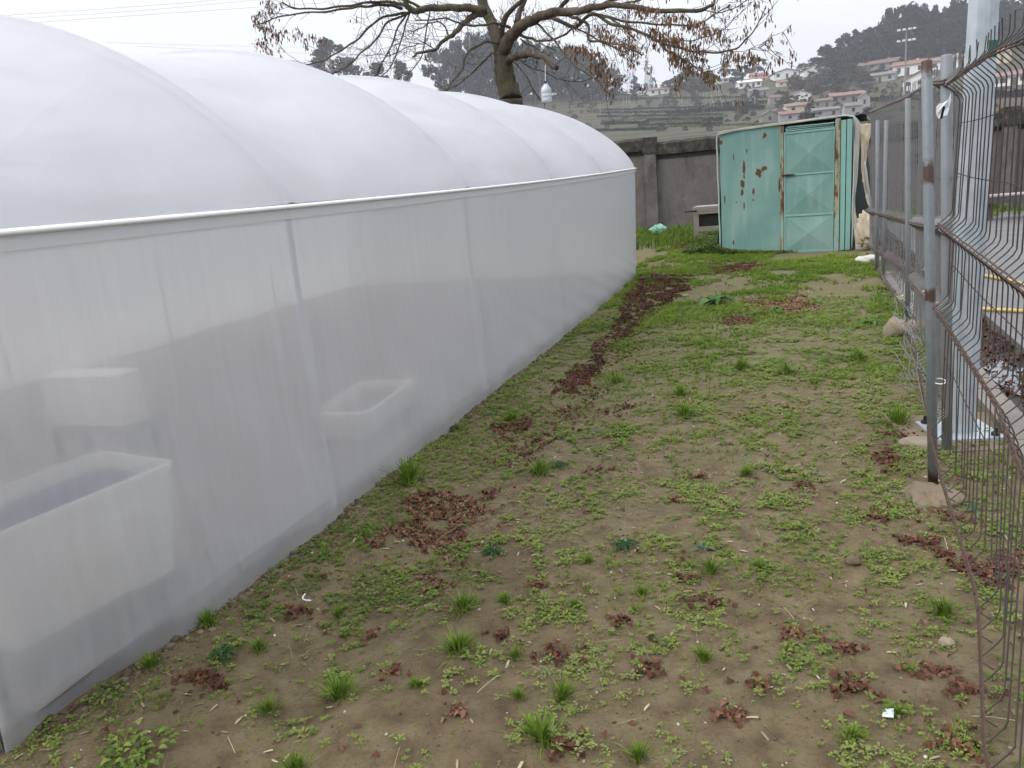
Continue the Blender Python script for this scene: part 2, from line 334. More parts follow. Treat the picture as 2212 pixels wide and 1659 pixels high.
# roof
ysr = np.unique(np.round(np.concatenate([np.arange(1.38, 12.1, .04), [12.1]]+[np.arange(h-.05, h+.051, .01) for h in HOOPS[1:-1]]), 3)); uu = -np.cos(np.linspace(0, pi, 81)); uu = uu*.999
def roofpt(u, Y, sag=True, off=0.):
    u = np.asarray(u, float); Y = np.asarray(Y, float); b = (1-u**2)
    e = eavez(Y); X = GXC+GHW*u; gh_ = GH-.065-.13*np.clip((4.6-Y)/3.2, 0, 1); Z = e+(GE+gh_-e)*np.maximum(b, 0)**.71
    f = np.zeros(np.broadcast(u, Y).shape); Yb = np.broadcast_to(Y, f.shape)
    for k, (h0, h1) in enumerate(zip(HOOPS[:-1], HOOPS[1:])):
        m = (Yb >= h0) & (Yb <= h1); q = (Yb[m]-h0)/(h1-h0); f[m] = np.sin(pi*q)**.72
    wgt = np.clip(b*2.2, 0, 1)**.6
    d = .10*f*wgt if sag else 0*f
    if sag:   # wind creases sweeping across every bay
        s_ = u*3.2+2.6*noise2(u*1.5, Yb*.5, 1, 3); d = d+.010*np.sin(s_*4.3+Yb*2.4)*f*wgt+.003*np.sin(s_*11+Yb*4)*f*wgt+.012*(noise2(u*2.2, Yb*.8, 1, 6, 2)-.5)*f*wgt
    if sag:
        for h in HOOPS[1:-1]: d = d-.016*np.exp(-((Yb-h)/.022)**2)
    nx_, nz_ = u*.8, .6+.5*b
    return np.stack([X-(d-off)*nx_, Yb+0*X, Z-(d-off)*nz_], -1)
Yg, Ug = np.meshgrid(ysr, uu, indexing='ij'); V = roofpt(Ug, Yg); n, m = Yg.shape; i = np.arange(n*m).reshape(n, m)
ghl(mesh('plastic_roof', V, np.stack([i[:-1, :-1], i[:-1, 1:], i[1:, 1:], i[1:, :-1]], -1).reshape(-1, 4), ROOFM, gh, smooth=True))
for Yh in HOOPS:
    b = MB(); Yi = Yh+(.05 if Yh < 2 else (-.05 if Yh > 12 else 0)); pts = [(float(basex(Yi))-.06, Yi, -.1), (-2.26, Yi, 1.2)]+[tuple(p) for p in roofpt(np.cos(np.linspace(.05, pi-.05, 40)), Yi, False, -.035)]+[(-7.35, Yi, 1.2), (-7.35, Yi, -.1)]
    b.tube(pts, .015, 8); ghl(b.build('hoop', WHITEPL, gh, True))
for sg in (1, -1):       # eave rails gripping the film
    X = -2.205 if sg > 0 else -7.395; b = MB(); Y = np.linspace(1.36, 12.12, 40)
    b.tube([(X, y, eavez(y)) for y in Y], .011, 8); ghl(b.build('eave_rail', WHITEPL, gh, True))
    b = MB(); zz0 = eavez(Y)
    V = [(X-.002*sg, y, float(e)-.012) for y, e in zip(Y, zz0)]+[(X-.008*sg, y, float(e)-.055) for y, e in zip(Y, zz0)]; nn = len(Y)
    ghl(mesh('film_overlap', V, [(k, k+1, nn+k+1, nn+k) for k in range(nn-1)], simple('overlap_film', (.60, .61, .63), .4, 0, .06), gh, True))
for Yw in (1.385, 12.095):   # end walls
    th = np.linspace(0, pi, 41); top = roofpt(np.cos(th)*.999, np.full(41, Yw), False)
    V = []; Fc = []; K = 12
    for k in range(41):
        for q in range(K+1):
            x = top[k][0]; x = x if x < -2.3 else float(np.interp(q/K, [0, 1], [float(basex(Yw)), x])); z = -.03+(top[k][2]+.03)*q/K
            V.append((x, Yw+.012*sin(x*9+q)*sin(pi*q/K), z))
    for k in range(40):
        for q in range(K): a = k*(K+1)+q; Fc.append((a, a+1, a+K+2, a+K+1))
    ghl(mesh('end_wall', V, Fc, SIDEM, gh, True))
b = MB(); b.tube([(-2.40, 1.37, -.05), (-2.36, 1.37, .3), (-2.25, 1.37, 1.0), (-2.22, 1.37, 1.58)], .02, 8); ghl(b.build('corner_tube', WHITEPL, gh, True))
bp = atx(3, 1497, -2.34); b = MB(); b.box((bp[0]-.07, bp[1]-.01, bp[2]-.022), (bp[0]+.012, bp[1]+.012, bp[2]+.02)); br = ghl(b.build('bracket', BLACKPL, gh))
b = MB(); b.tube([(bp[0]+.0, bp[1]-.006, bp[2]), (bp[0]+.0, bp[1]-.016, bp[2])], .005, 10); b.build('screw', GALV, br)
# inside the greenhouse
SOILIN = simple('bed_soil', (.19, .165, .15), .95, 0, .35, 5); 
XX, YY = np.meshgrid(np.linspace(-7.3, -2.32, 30), np.linspace(1.5, 12.0, 50)); n, m = XX.shape; i = np.arange(n*m).reshape(n, m)
tag(mesh('bed_soil', np.stack([XX, YY, .04+.05*noise2(XX, YY, 2)], -1), np.stack([i[:-1, :-1], i[:-1, 1:], i[1:, 1:], i[1:, :-1]], -1).reshape(-1, 4), SOILIN), kind='structure')
def rrect(x0, x1, y0, y1, r, n=5):
    P = []
    for cx, cy, a0 in ((x1-r, y1-r, 0), (x0+r, y1-r, 90), (x0+r, y0+r, 180), (x1-r, y0+r, 270)):
        for k in range(n+1): a = radians(a0+90*k/n); P.append((cx+r*cos(a), cy+r*sin(a)))
    return P
TUBM = simple('tub_white', (.84, .80, .70), .5, 0, .04)
def tub(name, c, rz, lx, ly, z0, z1, parent=None, taper=.06, water=None, wmat=None):
    """open rounded tub with real wall thickness and a rolled rim"""
    V = []; Fc = []; rings = []
    def ring(dx, z):
        P = rrect(-lx/2+dx, lx/2-dx, -ly/2+dx, ly/2-dx, max(.01, .07-dx*.5)); rings.append(len(V)); V.extend([(x, y, z) for x, y in P]); return len(P)
    H_ = z1-z0
    for dx, z in ((taper, 0), (taper*.4, H_*.6), (.012, H_-.03), (0, H_-.028), (-.002, H_), (.022, H_+.004), (.028, H_-.01), (.03+taper*.4, H_*.5), (.03+taper, .02)): n = ring(dx, z)
    for a, b_ in zip(rings[:-1], rings[1:]):
        for k in range(n): Fc.append((a+k, a+(k+1) % n, b_+(k+1) % n, b_+k))
    Fc.append(tuple(range(n-1, -1, -1))); Fc.append(tuple(rings[-1]+k for k in range(n)))
    e = empty(name, (c[0], c[1], z0), rz); mesh('basin', V, Fc, TUBM, e, False)
    if water:
        P = rrect(-lx/2+.045, lx/2-.045, -ly/2+.045, ly/2-.045, .05); mesh('water', [(x, y, water) for x, y in P], [tuple(range(len(P)))], wmat, e)
    return e
t = NT('dark_water'); WAT = t.done(t.pbr((.02, .04, .08), .6, spec=.05))
tag(tub('water_tub', (-2.70, 2.005, 0), radians(-9), .52, .80, .15, .615, water=.405, wmat=WAT), 'open white rectangular tub holding dark water behind the near plastic side wall', 'tub')
b = MB(); b.box((-.22, -.36, 0), (.22, .36, .15)); tag(mesh('tub_stand', [(v[0]-2.70, v[1]+1.97, v[2]+.015) for v in b.v], b.f, simple('stand', (.18, .19, .17), .9)), 'low dark plinth under the white tub', 'plinth')
bx = empty('storage_box', (-4.02, 3.6, .39), label='pale box glimpsed blurred through the plastic behind the white tub', cat='box')
b = MB()
for a_, b_ in (((-.35, -.21, .0), (.25, -.19, .29)), ((-.35, -.04, .0), (.25, -.02, .29)), ((.23, -.19, .0), (.25, -.04, .29)), ((-.35, -.19, .0), (-.33, -.04, .29)), ((-.33, -.19, .0), (.23, -.04, .02))): b.box(a_, b_)
b.build('side_panels', TUBM, bx); b = MB(); b.box((-.36, -.22, .291), (.26, -.01, .315)); b.build('lid', TUBM, bx)
DK = simple('dark_stand', (.17, .165, .16), .9); sn = empty('stand', (-4.02, 3.6, .05), label='dark low stand carrying the pale box inside the greenhouse', cat='stand')
b = MB(); b.box((-.4, -.25, .30), (.3, .05, .335)); b.build('top_board', DK, sn)
for x in (-.36, .24):
    for y in (-.22, -.02): b = MB(); b.box((x, y, -.02), (x+.04, y+.04, .30)); b.build('leg', DK, sn)
p = atx(795, 1005, -2.8); tag(tub('basin_tub', (-2.80, p[1]+.1, 0), .1, .42, .85, .03, .25, taper=.06, water=.175, wmat=SOILIN), 'low white basin faintly visible through the middle of the plastic side wall', 'basin')

# ------------------------------------------------------------------ boundary wall
t = NT('old_render'); n1 = t.noise(2.2, 8, rough=.7); n2 = t.noise(1, 6, co=t.co('Object', (2.2, 2.2, .7)), rough=.7); n3 = t.noise(14, 6)
c = t.mix(n1, (.062, .055, .050), (.225, .205, .185)); c = t.mix(t.ramp(n2, (.50, .0), (.68, .7)), c, (.055, .050, .048)); c = t.mix(t.ramp(n3, (.62, 0.), (.72, .4)), c, (.33, .31, .27))
WALLM = t.done(t.pbr(c, .95, normal=t.bump(t.math('ADD', n1, n3), .02, .6), spec=.15))
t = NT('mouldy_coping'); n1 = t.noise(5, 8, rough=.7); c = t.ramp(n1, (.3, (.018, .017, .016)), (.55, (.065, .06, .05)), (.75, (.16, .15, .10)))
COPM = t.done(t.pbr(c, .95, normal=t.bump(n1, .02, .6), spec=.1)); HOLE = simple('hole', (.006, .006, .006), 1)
WY = 21.1
def wtop(x): return 2.31-.034*(x+3)*1.0 if x < 2 else 2.14
wl = empty('boundary_wall', (0, WY, 0), label='old stained concrete boundary wall with pilasters and mouldy coping behind the shed', cat='wall')
pil = [-15.44, -11.44, -7.44, -3.44, .56, 4.66, 8.7, 12.8]
for a_, b_ in zip(pil[:-1], pil[1:]):
    z = wtop((a_+b_)/2); m = MB(); m.box((a_, 0, -.2), (b_, .15, z-.33)); m.build('wall_panel', WALLM, wl)
    m = MB(); V = []
    k = 24; xs_ = np.linspace(a_+.15, b_-.15, k)
    for x in xs_:
        j = random.uniform(-.012, .012); V += [(x, -.07+random.uniform(-.006, .006), z-.33), (x, -.075, z-.06+j), (x, .02, z+j), (x, .2, z-.02+j), (x, .2, z-.33)]
    Fc = [(i*5+q, i*5+(q+1) % 5, i*5+5+(q+1) % 5, i*5+5+q) for i in range(k-1) for q in range(5)]
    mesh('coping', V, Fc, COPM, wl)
for a_, b_ in zip(pil[:-1], pil[1:]): z = wtop((a_+b_)/2); m = MB(); m.box((a_+.151, -.028, z-.43), (b_-.151, -.002, z-.332), jit=.003); m.build('recess_strip', simple('strip_black', (.02, .018, .017), 1, 0, .5, 4), wl)  # thin near-black strip running directly under the coping
for x in pil[1:]:
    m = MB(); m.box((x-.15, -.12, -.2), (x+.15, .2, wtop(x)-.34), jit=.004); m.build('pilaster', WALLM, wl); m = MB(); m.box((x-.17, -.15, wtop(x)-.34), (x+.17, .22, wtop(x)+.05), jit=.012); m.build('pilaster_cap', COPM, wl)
for (zx, zy, r) in ((475, 1165, .05), (475, 1240, .055), (865, 1110, .14), (840, 1200, .05), (833, 1255, .045), (1245, 1078, .055), (1210, 1160, .06), (905, 950, .06)):
    p = aty((3500+zx/2.765)*.54, (200+zy/2.765)*.54, WY); V = [(p[0], -.001, p[2])]; k = 11
    for q in range(k): rr = r*random.uniform(.7, 1.25); V.append((p[0]+rr*cos(2*pi*q/k), -.004, p[2]+rr*sin(2*pi*q/k)))
    mesh('hole', [(v[0], -.004, v[2]) for v in V], [(0, 1+q, 1+(q+1) % k) for q in range(k)], HOLE, wl)

# ------------------------------------------------------------------ shed
def zoomc(X, Y): return (X-880)*.00222+.0, (1112-Y+(X-880)*.02)*.00223    # a measured front elevation
t = NT('teal_paint'); n1 = t.noise(1.6, 6); n2 = t.noise(9, 7, rough=.65); st = t.noise(1, 6, co=t.co('Object', (8, 8, .8)))
c = t.mix(n1, (.12, .255, .225), (.19, .325, .288)); c = t.mix(t.ramp(st, (.5, 0.), (.72, .6)), c, (.30, .40, .355)); c = t.mix(t.ramp(t.noise(.9, 4), (.45, 0.), (.62, .55)), c, (.27, .39, .36))
sep = t.n('ShaderNodeSeparateXYZ'); t.l(t.co(), sep.inputs[0]); mask = None
warp = t.math('MULTIPLY', t.math('SUBTRACT', t.noise(7, 5, rough=.7), .5), 1.6); warp2 = t.math('MULTIPLY', t.math('SUBTRACT', t.noise(45, 3), .5), 1.2)
for X, Y, rx, ry in ((1065, 470, 13, 75), (1180, 505, 30, 45), (1215, 480, 34, 20), (1050, 580, 20, 36), (1045, 640, 14, 32), (1135, 640, 11, 32), (910, 680, 9, 50), (1060, 745, 8, 38), (972, 1020, 9, 32), (1222, 240, 20, 26), (1088, 335, 8, 24), (1000, 712, 10, 8), (1130, 705, 9, 12), (890, 250, 16, 22), (1330, 620, 10, 60), (985, 370, 5, 30)):
    u, z = zoomc(X, Y); dx = t.math('DIVIDE', t.math('SUBTRACT', sep.outputs[0], u), rx*.00222); dz = t.math('DIVIDE', t.math('SUBTRACT', sep.outputs[2], z), ry*.00223)
    d = t.math('SUBTRACT', 1., t.math('SQRT', t.math('ADD', t.math('MULTIPLY', dx, dx), t.math('MULTIPLY', dz, dz)))); mask = d if mask is None else t.math('MAXIMUM', mask, d)
mask = t.math('ADD', t.math('ADD', mask, warp), warp2); stk = t.noise(1, 7, co=t.co('Object', (26, 26, 2.6)), rough=.75); mask = t.math('MAXIMUM', mask, t.math('MAXIMUM', t.math('MULTIPLY', t.math('SUBTRACT', n2, .68), 6), t.math('MULTIPLY', t.math('SUBTRACT', stk, .69), 5)))
c = t.mix(t.ramp(mask, (.0, 0.), (.28, .55)), c, (.26, .17, .085)); c = t.mix(t.ramp(mask, (.18, 0.), (.38, .95)), c, (.085, .035, .016))
TEAL = t.done(t.pbr(c, .55, normal=t.bump(n1, .02, .3), spec=.3))
t = NT('rusty_teal'); n1 = t.noise(1, 7, co=t.co('Object', (9, 9, 2.2)), rough=.7); c = t.ramp(n1, (.40, (.24, .38, .33)), (.50, (.30, .27, .17)), (.56, (.12, .05, .022)), (.75, (.06, .028, .016)), )
RTEAL = t.done(t.pbr(c, .7, spec=.25)); LTEAL = simple('pale_teal', (.22, .40, .35), .55, 0, .2, 3); TARPD = simple('dark_tarp', (.012, .022, .022), .6, 0, .4, 3)
TARPW = simple('pale_tarp', (.38, .36, .315), .7, 0, .3, 5); CREAM = simple('cream_cloth', (.50, .42, .30), .85, 0, .25, 8); PALEEDGE = simple('edge_tube', (.38, .46, .42), .6, 0, .3, 9)
sh = empty('garden_shed', (-1.15, 14.42, 0), atan2(-.42, 2.1), label='teal metal garden shed with rust stains and embossed door beside the boundary wall', cat='shed')
m = MB(); m.box((.03, .04, .0), (2.1, 1.8, 1.98)); m.build('body', TARPD, sh)
V = []; Fc = []; k1, k2 = 14, 22       # slightly buckled left sheet
for i in range(k1+1):
    for j in range(k2+1):
        u = .0+1.01*i/k1; z = .03+(2.055+.01*u)*j/k2; V.append((u, -.006+.012*sin(u*3+z*1.5)*sin(pi*i/k1), z))
Fc = [(i*(k2+1)+j, (i+1)*(k2+1)+j, (i+1)*(k2+1)+j+1, i*(k2+1)+j+1) for i in range(k1) for j in range(k2)]
mesh('side_sheet', V, Fc, TEAL, sh, True)
m = MB(); m.box((1.015, -.03, .0), (1.065, .03, 2.08)); m.build('door_post', RTEAL, sh)
dr = empty('door', (0, 0, 0)); dr.parent = sh
for z0, z1 in ((1.30, 1.94), (.64, 1.27), (.03, .60)):
    a_, b_ = 1.10, 1.845; cx, cz = (a_+b_)/2, (z0+z1)/2
    mesh('embossed_panel', [(a_, -.012, z0), (b_, -.012, z0), (b_, -.012, z1), (a_, -.012, z1), (cx, -.046, cz)], [(0, 1, 4), (1, 2, 4), (2, 3, 4), (3, 0, 4)], TEAL, dr)
m = MB()
for z0, z1 in ((.0, .028), (.602, .638), (1.272, 1.298), (1.942, 1.975)): m.box((1.072, -.025, z0), (1.862, .01, z1))
m.box((1.074, -.022, .03), (1.098, .012, 1.94)); m.box((1.847, -.022, .03), (1.860, .012, 1.94)); m.build('door_frame', LTEAL, dr)
m = MB(); m.tube([(1.04, -.045, 1.29), (1.12, -.05, 1.288), (1.25, -.04, 1.285)], [.008, .016, .009], 6); m.build('bolt', simple('rusted_iron', (.06, .03, .02), .8), dr)
m = MB()
for k in range(5): z = 1.985+k*.026; m.box((1.10, -.03+.01*(k % 2), z), (1.85, .0, z+.012), Matrix.Rotation(random.uniform(-.012, .012), 4, 'Y'), jit=.006)
m.build('louvre', LTEAL, sh)
m = MB(); m.box((1.87, -.035, .0), (1.945, .02, 2.1)); m.build('hinge_rail', RTEAL, sh)
for u0, u1 in ((1.957, 2.028), (2.046, 2.118)): m = MB(); m.box((u0, -.018, .01), (u1, .015, 2.0+u0*.035), jit=.004); m.build('slat', LTEAL, sh)
m = MB(); pts = spline([(-.03, -.02, .05), (-.035, -.02, 1.0), (-.045, -.02, 1.92), (-.01, -.02, 2.07), (.12, -.02, 2.10), (.6, -.02, 2.105), (1.1, -.02, 2.12), (1.9, -.02, 2.135), (2.08, -.02, 2.115), (2.15, -.02, 2.0), (2.15, -.02, 1.0), (2.15, -.02, .03)], 5)
m.tube([p+np.array([random.uniform(-.006, .006), 0, random.uniform(-.006, .006)]) for p in pts], .013, 8); m.build('edge_frame', PALEEDGE, sh, True)
def cloth(name, L_, R_, mat, parent, amp=.03, nu=12, nv=30, seed=0, th=.004, y=0.):
    """crumpled sheet between a left and a right edge curve (x, y, z)"""
    Lc = np.array(spline(L_, 8)); Rc = np.array(spline(R_, 8)); tv = np.linspace(0, 1, nv)
    f = lambda C_, t_: np.array([np.interp(t_, np.linspace(0, 1, len(C_)), C_[:, q]) for q in range(3)]).T
    A, B = f(Lc, tv), f(Rc, tv); V = []
    for j in range(nv):
        for i in range(nu+1):
            q = i/nu; p = A[j]*(1-q)+B[j]*q; a = amp*(noise2(q*3, j/nv*3, 1.6, seed, 3)-.5)*2; V.append((p[0]+a*.3, p[1]+a+y, p[2]+a*.25))
    Fc = [(j*(nu+1)+i, j*(nu+1)+i+1, (j+1)*(nu+1)+i+1, (j+1)*(nu+1)+i) for j in range(nv-1) for i in range(nu)]
    o = mesh(name, V, Fc, mat, parent, True); s_ = o.modifiers.new('s', 'SOLIDIFY'); s_.thickness = th; return o
o = cloth('roof_tarp', [(-.04, .02, 2.08), (-.05, .9, 2.11), (-.04, 1.8, 2.0)], [(2.15, .0, 2.12), (2.2, .9, 2.16), (2.15, 1.8, 2.06)], TARPD, sh, .07, 30, 20, 3)
cloth('tarp_flap', [(-.02, -.03, 2.11), (.3, -.035, 2.12), (.7, -.03, 2.135), (1.2, -.03, 2.14), (1.9, -.03, 2.155)], [(-.03, -.05, 2.05), (.3, -.05, 2.08), (.7, -.05, 2.095), (1.2, -.045, 2.105), (1.9, -.045, 2.12)], TARPW, sh, .015, 6, 50, 9)
cloth('side_tarp', [(2.16, -.02, 2.05), (2.17, 0, 1.3), (2.19, 0, .6), (2.2, .0, .0)], [(2.25, .5, 1.9), (2.32, .6, 1.3), (2.42, .7, .7), (2.3, .7, .0)], TARPD, sh, .08, 12, 30, 5)
cloth('tarp_flap', [(2.15, -.03, 2.12), (2.17, -.03, 1.2), (2.16, -.04, .5), (2.22, -.1, .0)], [(2.23, .02, 2.0), (2.21, -.02, 1.2), (2.20, -.03, .6), (2.42, -.08, .0)], TARPW, sh, .03, 6, 30, 6)
cloth('tarp_flap', [(2.20, .05, 1.98), (2.24, .05, 1.6), (2.27, .05, 1.15), (2.3, .05, 1.0)], [(2.38, .1, 1.97), (2.36, .1, 1.75), (2.31, .1, 1.4), (2.31, .1, 1.0)], CREAM, sh, .06, 10, 30, 7)
cloth('tarp_flap', [(2.28, .08, 1.4), (2.30, .08, 1.0), (2.34, .08, .8), (2.40, .08, .62)], [(2.31, .1, 1.4), (2.37, .1, 1.0), (2.42, .1, .8), (2.43, .1, .6)], TARPW, sh, .04, 6, 24, 8)
cloth('tarp_flap', [(-.02, .02, 1.2), (-.04, .05, .7), (-.08, .05, .3), (-.13, .05, .05)], [(-.0, .06, 1.2), (-.0, .06, .7), (-.0, .06, .3), (-.01, .06, .05)], TARPD, sh, .05, 6, 24, 11)
m2 = sh.matrix_basis
def shp(u, y, z): return Matrix.Translation((-1.15, 14.42, 0)) @ Matrix.Rotation(atan2(-.42, 2.1), 4, 'Z') @ Vector((u, y, z))
def lump(name, c, s, mat, parent=None, seed=0, sub=3, amp=.25, fr=2.5):
    bm = bmesh.new(); bmesh.ops.create_icosphere(bm, subdivisions=sub, radius=1)
    V = np.array([v.co[:] for v in bm.verts]); n = noise2(V[:, 0]*fr+V[:, 2]*1.7, V[:, 1]*fr-V[:, 2]*1.3, 1, seed, 3)-.5
    V = V*(1+amp*2*n)[:, None]*np.array(s); Fc = [tuple(v.index for v in f.verts) for f in bm.faces]; bm.free()
    o = mesh(name, V, Fc, mat, parent, sub > 2); o.location = c; return o
p = shp(2.36, -.12, .33); tag(lump('plastic_sack', p, (.13, .10, .27), CREAM, None, 4, 5, .42, 4), 'crumpled off-white sack hanging at the right corner of the teal shed', 'sack')
# ------------------------------------------------------------------ hutch, bag, stones by the wall
WOOD = simple('grey_wood', (.30, .27, .23), .9, 0, .35, 6); WOODSHADE = simple('dark_wood_shade', (.03, .027, .025), 1)
p = gp(1505, 486); hu = empty('wooden_hutch', (p[0]-.02, 17.2, 0), radians(-4), label='weathered wooden hutch on legs with dark open front left of the shed', cat='hutch')
hs_ = 17.2/20*.95; k = hs_
m = MB(); m.box((0, 0, .82*k), (1.3*k, .7*k, .88*k), jit=.008); m.build('top_board', WOOD, hu); m = MB(); m.box((.02, -.02, .70*k), (1.28*k, .01, .81*k), jit=.006); m.box((.06, -.02, .25*k), (1.28*k, .01, .37*k), jit=.006); m.build('front_board', WOOD, hu)
m = MB(); m.box((.05, .04, .38*k), (1.25*k, .66*k, .80*k)); m.build('cavity_shade', WOODSHADE, hu)  # solid near-black block, its colour stands in for the shade inside
for x in (.03, 1.2*k): m = MB(); m.box((x, -.01, 0), (x+.1, .08, .70*k), jit=.01); m.build('leg', WOOD, hu); m = MB(); m.box((x, .6*k, 0), (x+.07, .68*k, .8*k), jit=.01); m.build('leg', WOOD, hu)
m = MB(); m.tube([(-.16, -.05, .78*k), (.1, -.02, .79*k)], .014, 6); m.build('stick', WOODSHADE, hu)
hu.location[0] = float(aty(1494, 415, 17.2)[0])
t = NT('green_bag'); c = t.mix(t.noise(6, 4), (.10, .30, .20), (.30, .48, .40)); GB = t.done(t.pbr(c, .45))
p = gp(1422, 508); tag(lump('plastic_bag', (p[0], p[1], .13), (.19, .16, .13), GB, None, 2, 5, .45, 4), 'crumpled green plastic bag on the grass at the foot of the wall', 'bag')
STONE = simple('pale_stone', (.25, .21, .15), .9, 0, .3, 7, bump=.01); STW = simple('white_stone', (.55, .53, .48), .9, 0, .2, 9)
def stone(px, py, s, mat, lab, seed, grp=None, z=.4):
    p = gp(px, py); return tag(lump('stone', (p[0], p[1], s[2]*z), s, mat, None, seed, 3, .45, 2.2), lab, 'stone', grp)
for k, (px, py) in enumerate(((1440, 493), (1449, 491), (1458, 492), (1466, 490), (1474, 493))): stone(px, py, (.09, .07, .06), STW, 'small white stone in the row at the foot of the wall beside the green bag', k, 'row of white stones by the wall')
stone(1880, 566, (.20, .12, .07), STW, 'flat white stone near the right corner of the shed', 11); stone(1937, 722, (.12, .13, .10), STONE, 'rounded tan stone beside the middle fence post', 12)
stone(2020, 712, (.24, .10, .07), STONE, 'long tan block of stone behind the fence post', 13); stone(1995, 962, (.12, .07, .03), STONE, 'flat tan stone slab left of the galvanised mast base', 14)
stone(2045, 1393, (.024, .02, .018), STONE, 'small round tan pebble on bare soil near the fence', 15); stone(1842, 1215, (.03, .025, .02), simple('brown_stone', (.13, .09, .06)), 'brown clod on the soil left of the leaf heap by the fence', 16)
CEM = simple('cement', (.17, .135, .09), .95, 0, .3, 5, bump=.02, bsc=25); p = gp(2005, 1082); tag(lump('concrete_footing', (p[0]+.02, p[1]+.03, -.0), (.11, .14, .055), CEM, None, 21, 4, .45, 3.5), 'lumpy cement footing around the foot of the rusty-topped fence post', 'footing')
stone(1480, 640, (.05, .04, .02), STONE, 'flat pebble near the broad-leaved plant', 18)

# ------------------------------------------------------------------ fence
RUST = simple('rust', (.085, .052, .040), .85, .1, .5, 30); WIRE = simple('dark_wire', (.062, .050, .045), .7, .2, .4, 40); WIREG = simple('grey_wire', (.17, .165, .165), .6, .3, .3, 40)
t = NT('galv_rust_post'); n1 = t.noise(3, 5, rough=.7); sep = t.n('ShaderNodeSeparateXYZ'); t.l(t.co(), sep.inputs[0]); m_ = None
for z, r in ((1.93, .07), (1.47, .075), (.93, .045), (0.03, .07)):
    d = t.math('SUBTRACT', 1., t.math('DIVIDE', t.math('ABSOLUTE', t.math('SUBTRACT', sep.outputs[2], z)), r)); m_ = d if m_ is None else t.math('MAXIMUM', m_, d)
m_ = t.math('ADD', m_, t.math('MULTIPLY', t.math('SUBTRACT', t.noise(14, 6, rough=.7), .5), 3.2)); c = t.mix(t.noise(30, 4), (.17, .19, .20), (.27, .29, .30)); c = t.mix(t.ramp(m_, (-.1, 0.), (.55, .9)), c, (.07, .034, .024))
POSTM = t.done(t.pbr(c, .5, .3)); fe = empty('wire_fence', (.8, 6, 0), label='rusty folded wire mesh fence on round galvanised posts along the right of the plot', cat='fence')
def fl(o): o.location = (-.8, -6, 0); return o
def post(name, base, top, r, mat, n=16):
    m = MB(); b_, t_ = Vector(base), Vector(top); m.tube([b_, b_.lerp(t_, .5), t_-Vector((0, 0, .006)), t_], [r, r, r, r*.85], n); return fl(m.build(name, mat, fe, True))
post('fence_post', (.655, 3.93, -.1), tuple(aty(2002, 130, 3.93)), .022, POSTM)
post('fence_post', (.79, 4.4, -.1), tuple(aty(2045, 118, 4.4)), .026, GALV); post('fence_post', (1.02, 7.8, -.1), (.95, 7.8, 1.98), .022, GALV)
post('fence_post', (1.09, 10.6, -.1), (1.07, 10.6, 1.9), .023, GALV); post('fence_post', (1.08, 11.3, -.1), (1.04, 11.3, 1.93), .023, GALV)
def rail(pts): a = np.array(sorted(pts, key=lambda p: p[1])); return lambda Y: np.array([np.interp(Y, a[:, 1], a[:, 0]), Y, np.interp(Y, a[:, 1], a[:, 2])])
def panel(Y0, Y1, rails, dx, nw, wm, r=.0028, top=.09, thin=(), stretch=1.):
    """vertical wires that kink out at each folded rail (rails from top to bottom)"""
    pn = empty('mesh_panel', (0, 0, 0)); pn.parent = fe; pn.location = (-.8, -6, 0); m = MB()
    for k in range(nw):
        Y = Y0+(Y1-Y0)*(k+.5)/nw+random.uniform(-.004, .004); P = [f(Y) for f in rails[:-1]]+[rails[-1](Y1-(Y1-Y)*stretch)]; pts = []
        j = random.uniform(-.006, .006)
        for i, p in enumerate(P):
            s_ = np.array([dx, 0, 0])
            up = P[i-1] if i else p+np.array([0, 0, top*2]); fz = min(.055, abs(up[2]-p[2])*.3); lean = (up-p)/max(abs(up[2]-p[2]), 1e-3)
            if i == 0: pts += [p+s_+lean*top+np.array([j*2, j, 0])]
            a = p+s_+lean*fz; pts += [a+np.array([j, 0, .01]), a*.85+p*.15, p]
            if i == len(P)-1 and stretch > 1: pts += [p+np.array([dx*.8, .012, -.035])]
            if i < len(P)-1:
                dn = P[i+1]; fz = min(.055, abs(p[2]-dn[2])*.3); lean = (dn-p)/max(abs(p[2]-dn[2]), 1e-3); a = p+s_+lean*fz; pts += [a*.85+p*.15, a-np.array([0, 0, .01])]
        m.tube(pts, r, 4, cap=False)
    m.build('wires', wm, pn)
    for f in rails:
        m = MB(); Y = np.linspace(Y0 if f is not rails[-1] else Y1-(Y1-Y0)*stretch, Y1, 24)
        for d in (0, .011): m.tube([f(y)+np.array([0.004+d*.4, 0, d+.002*sin(y*25+d*300)]) for y in Y], r*1.35, 5)
        m.build('fold_rail', RUST, pn)
    m = MB()
    for a, b_, q in thin:
        Y = np.linspace(Y0, Y1, 24); m.tube([rails[a](y)*(1-q)+rails[b_](y)*q+np.array([dx+.004, 0, .004*sin(y*5+a)]) for y in Y], r*.9, 4)
    if thin: m.build('cross_wire', WIREG if wm is WIREG else RUST, pn)
    return pn
NX = .60
nt_, nm_, nl_ = [(NX+.01, 3.88, 1.82), (NX, 3.0, 1.85), (NX, 2.6, 1.84), (NX-.02, 1.3, 1.86)], [(NX, 3.88, 1.245), (NX, 2.5, 1.18), (NX-.02, 1.3, 1.15)], [(NX, 3.88, .88), tuple(atx(2145, 874, NX)), tuple(atx(2197, 1018, NX-.02)), (NX-.05, 1.3, .6)]
nb_ = [(.60, 3.88, .31), tuple(atx(2027, 1028, .60)), tuple(atx(2108, 1300, .545)), tuple(atx(2121, 1640, .475)), (.42, .5, .04)]
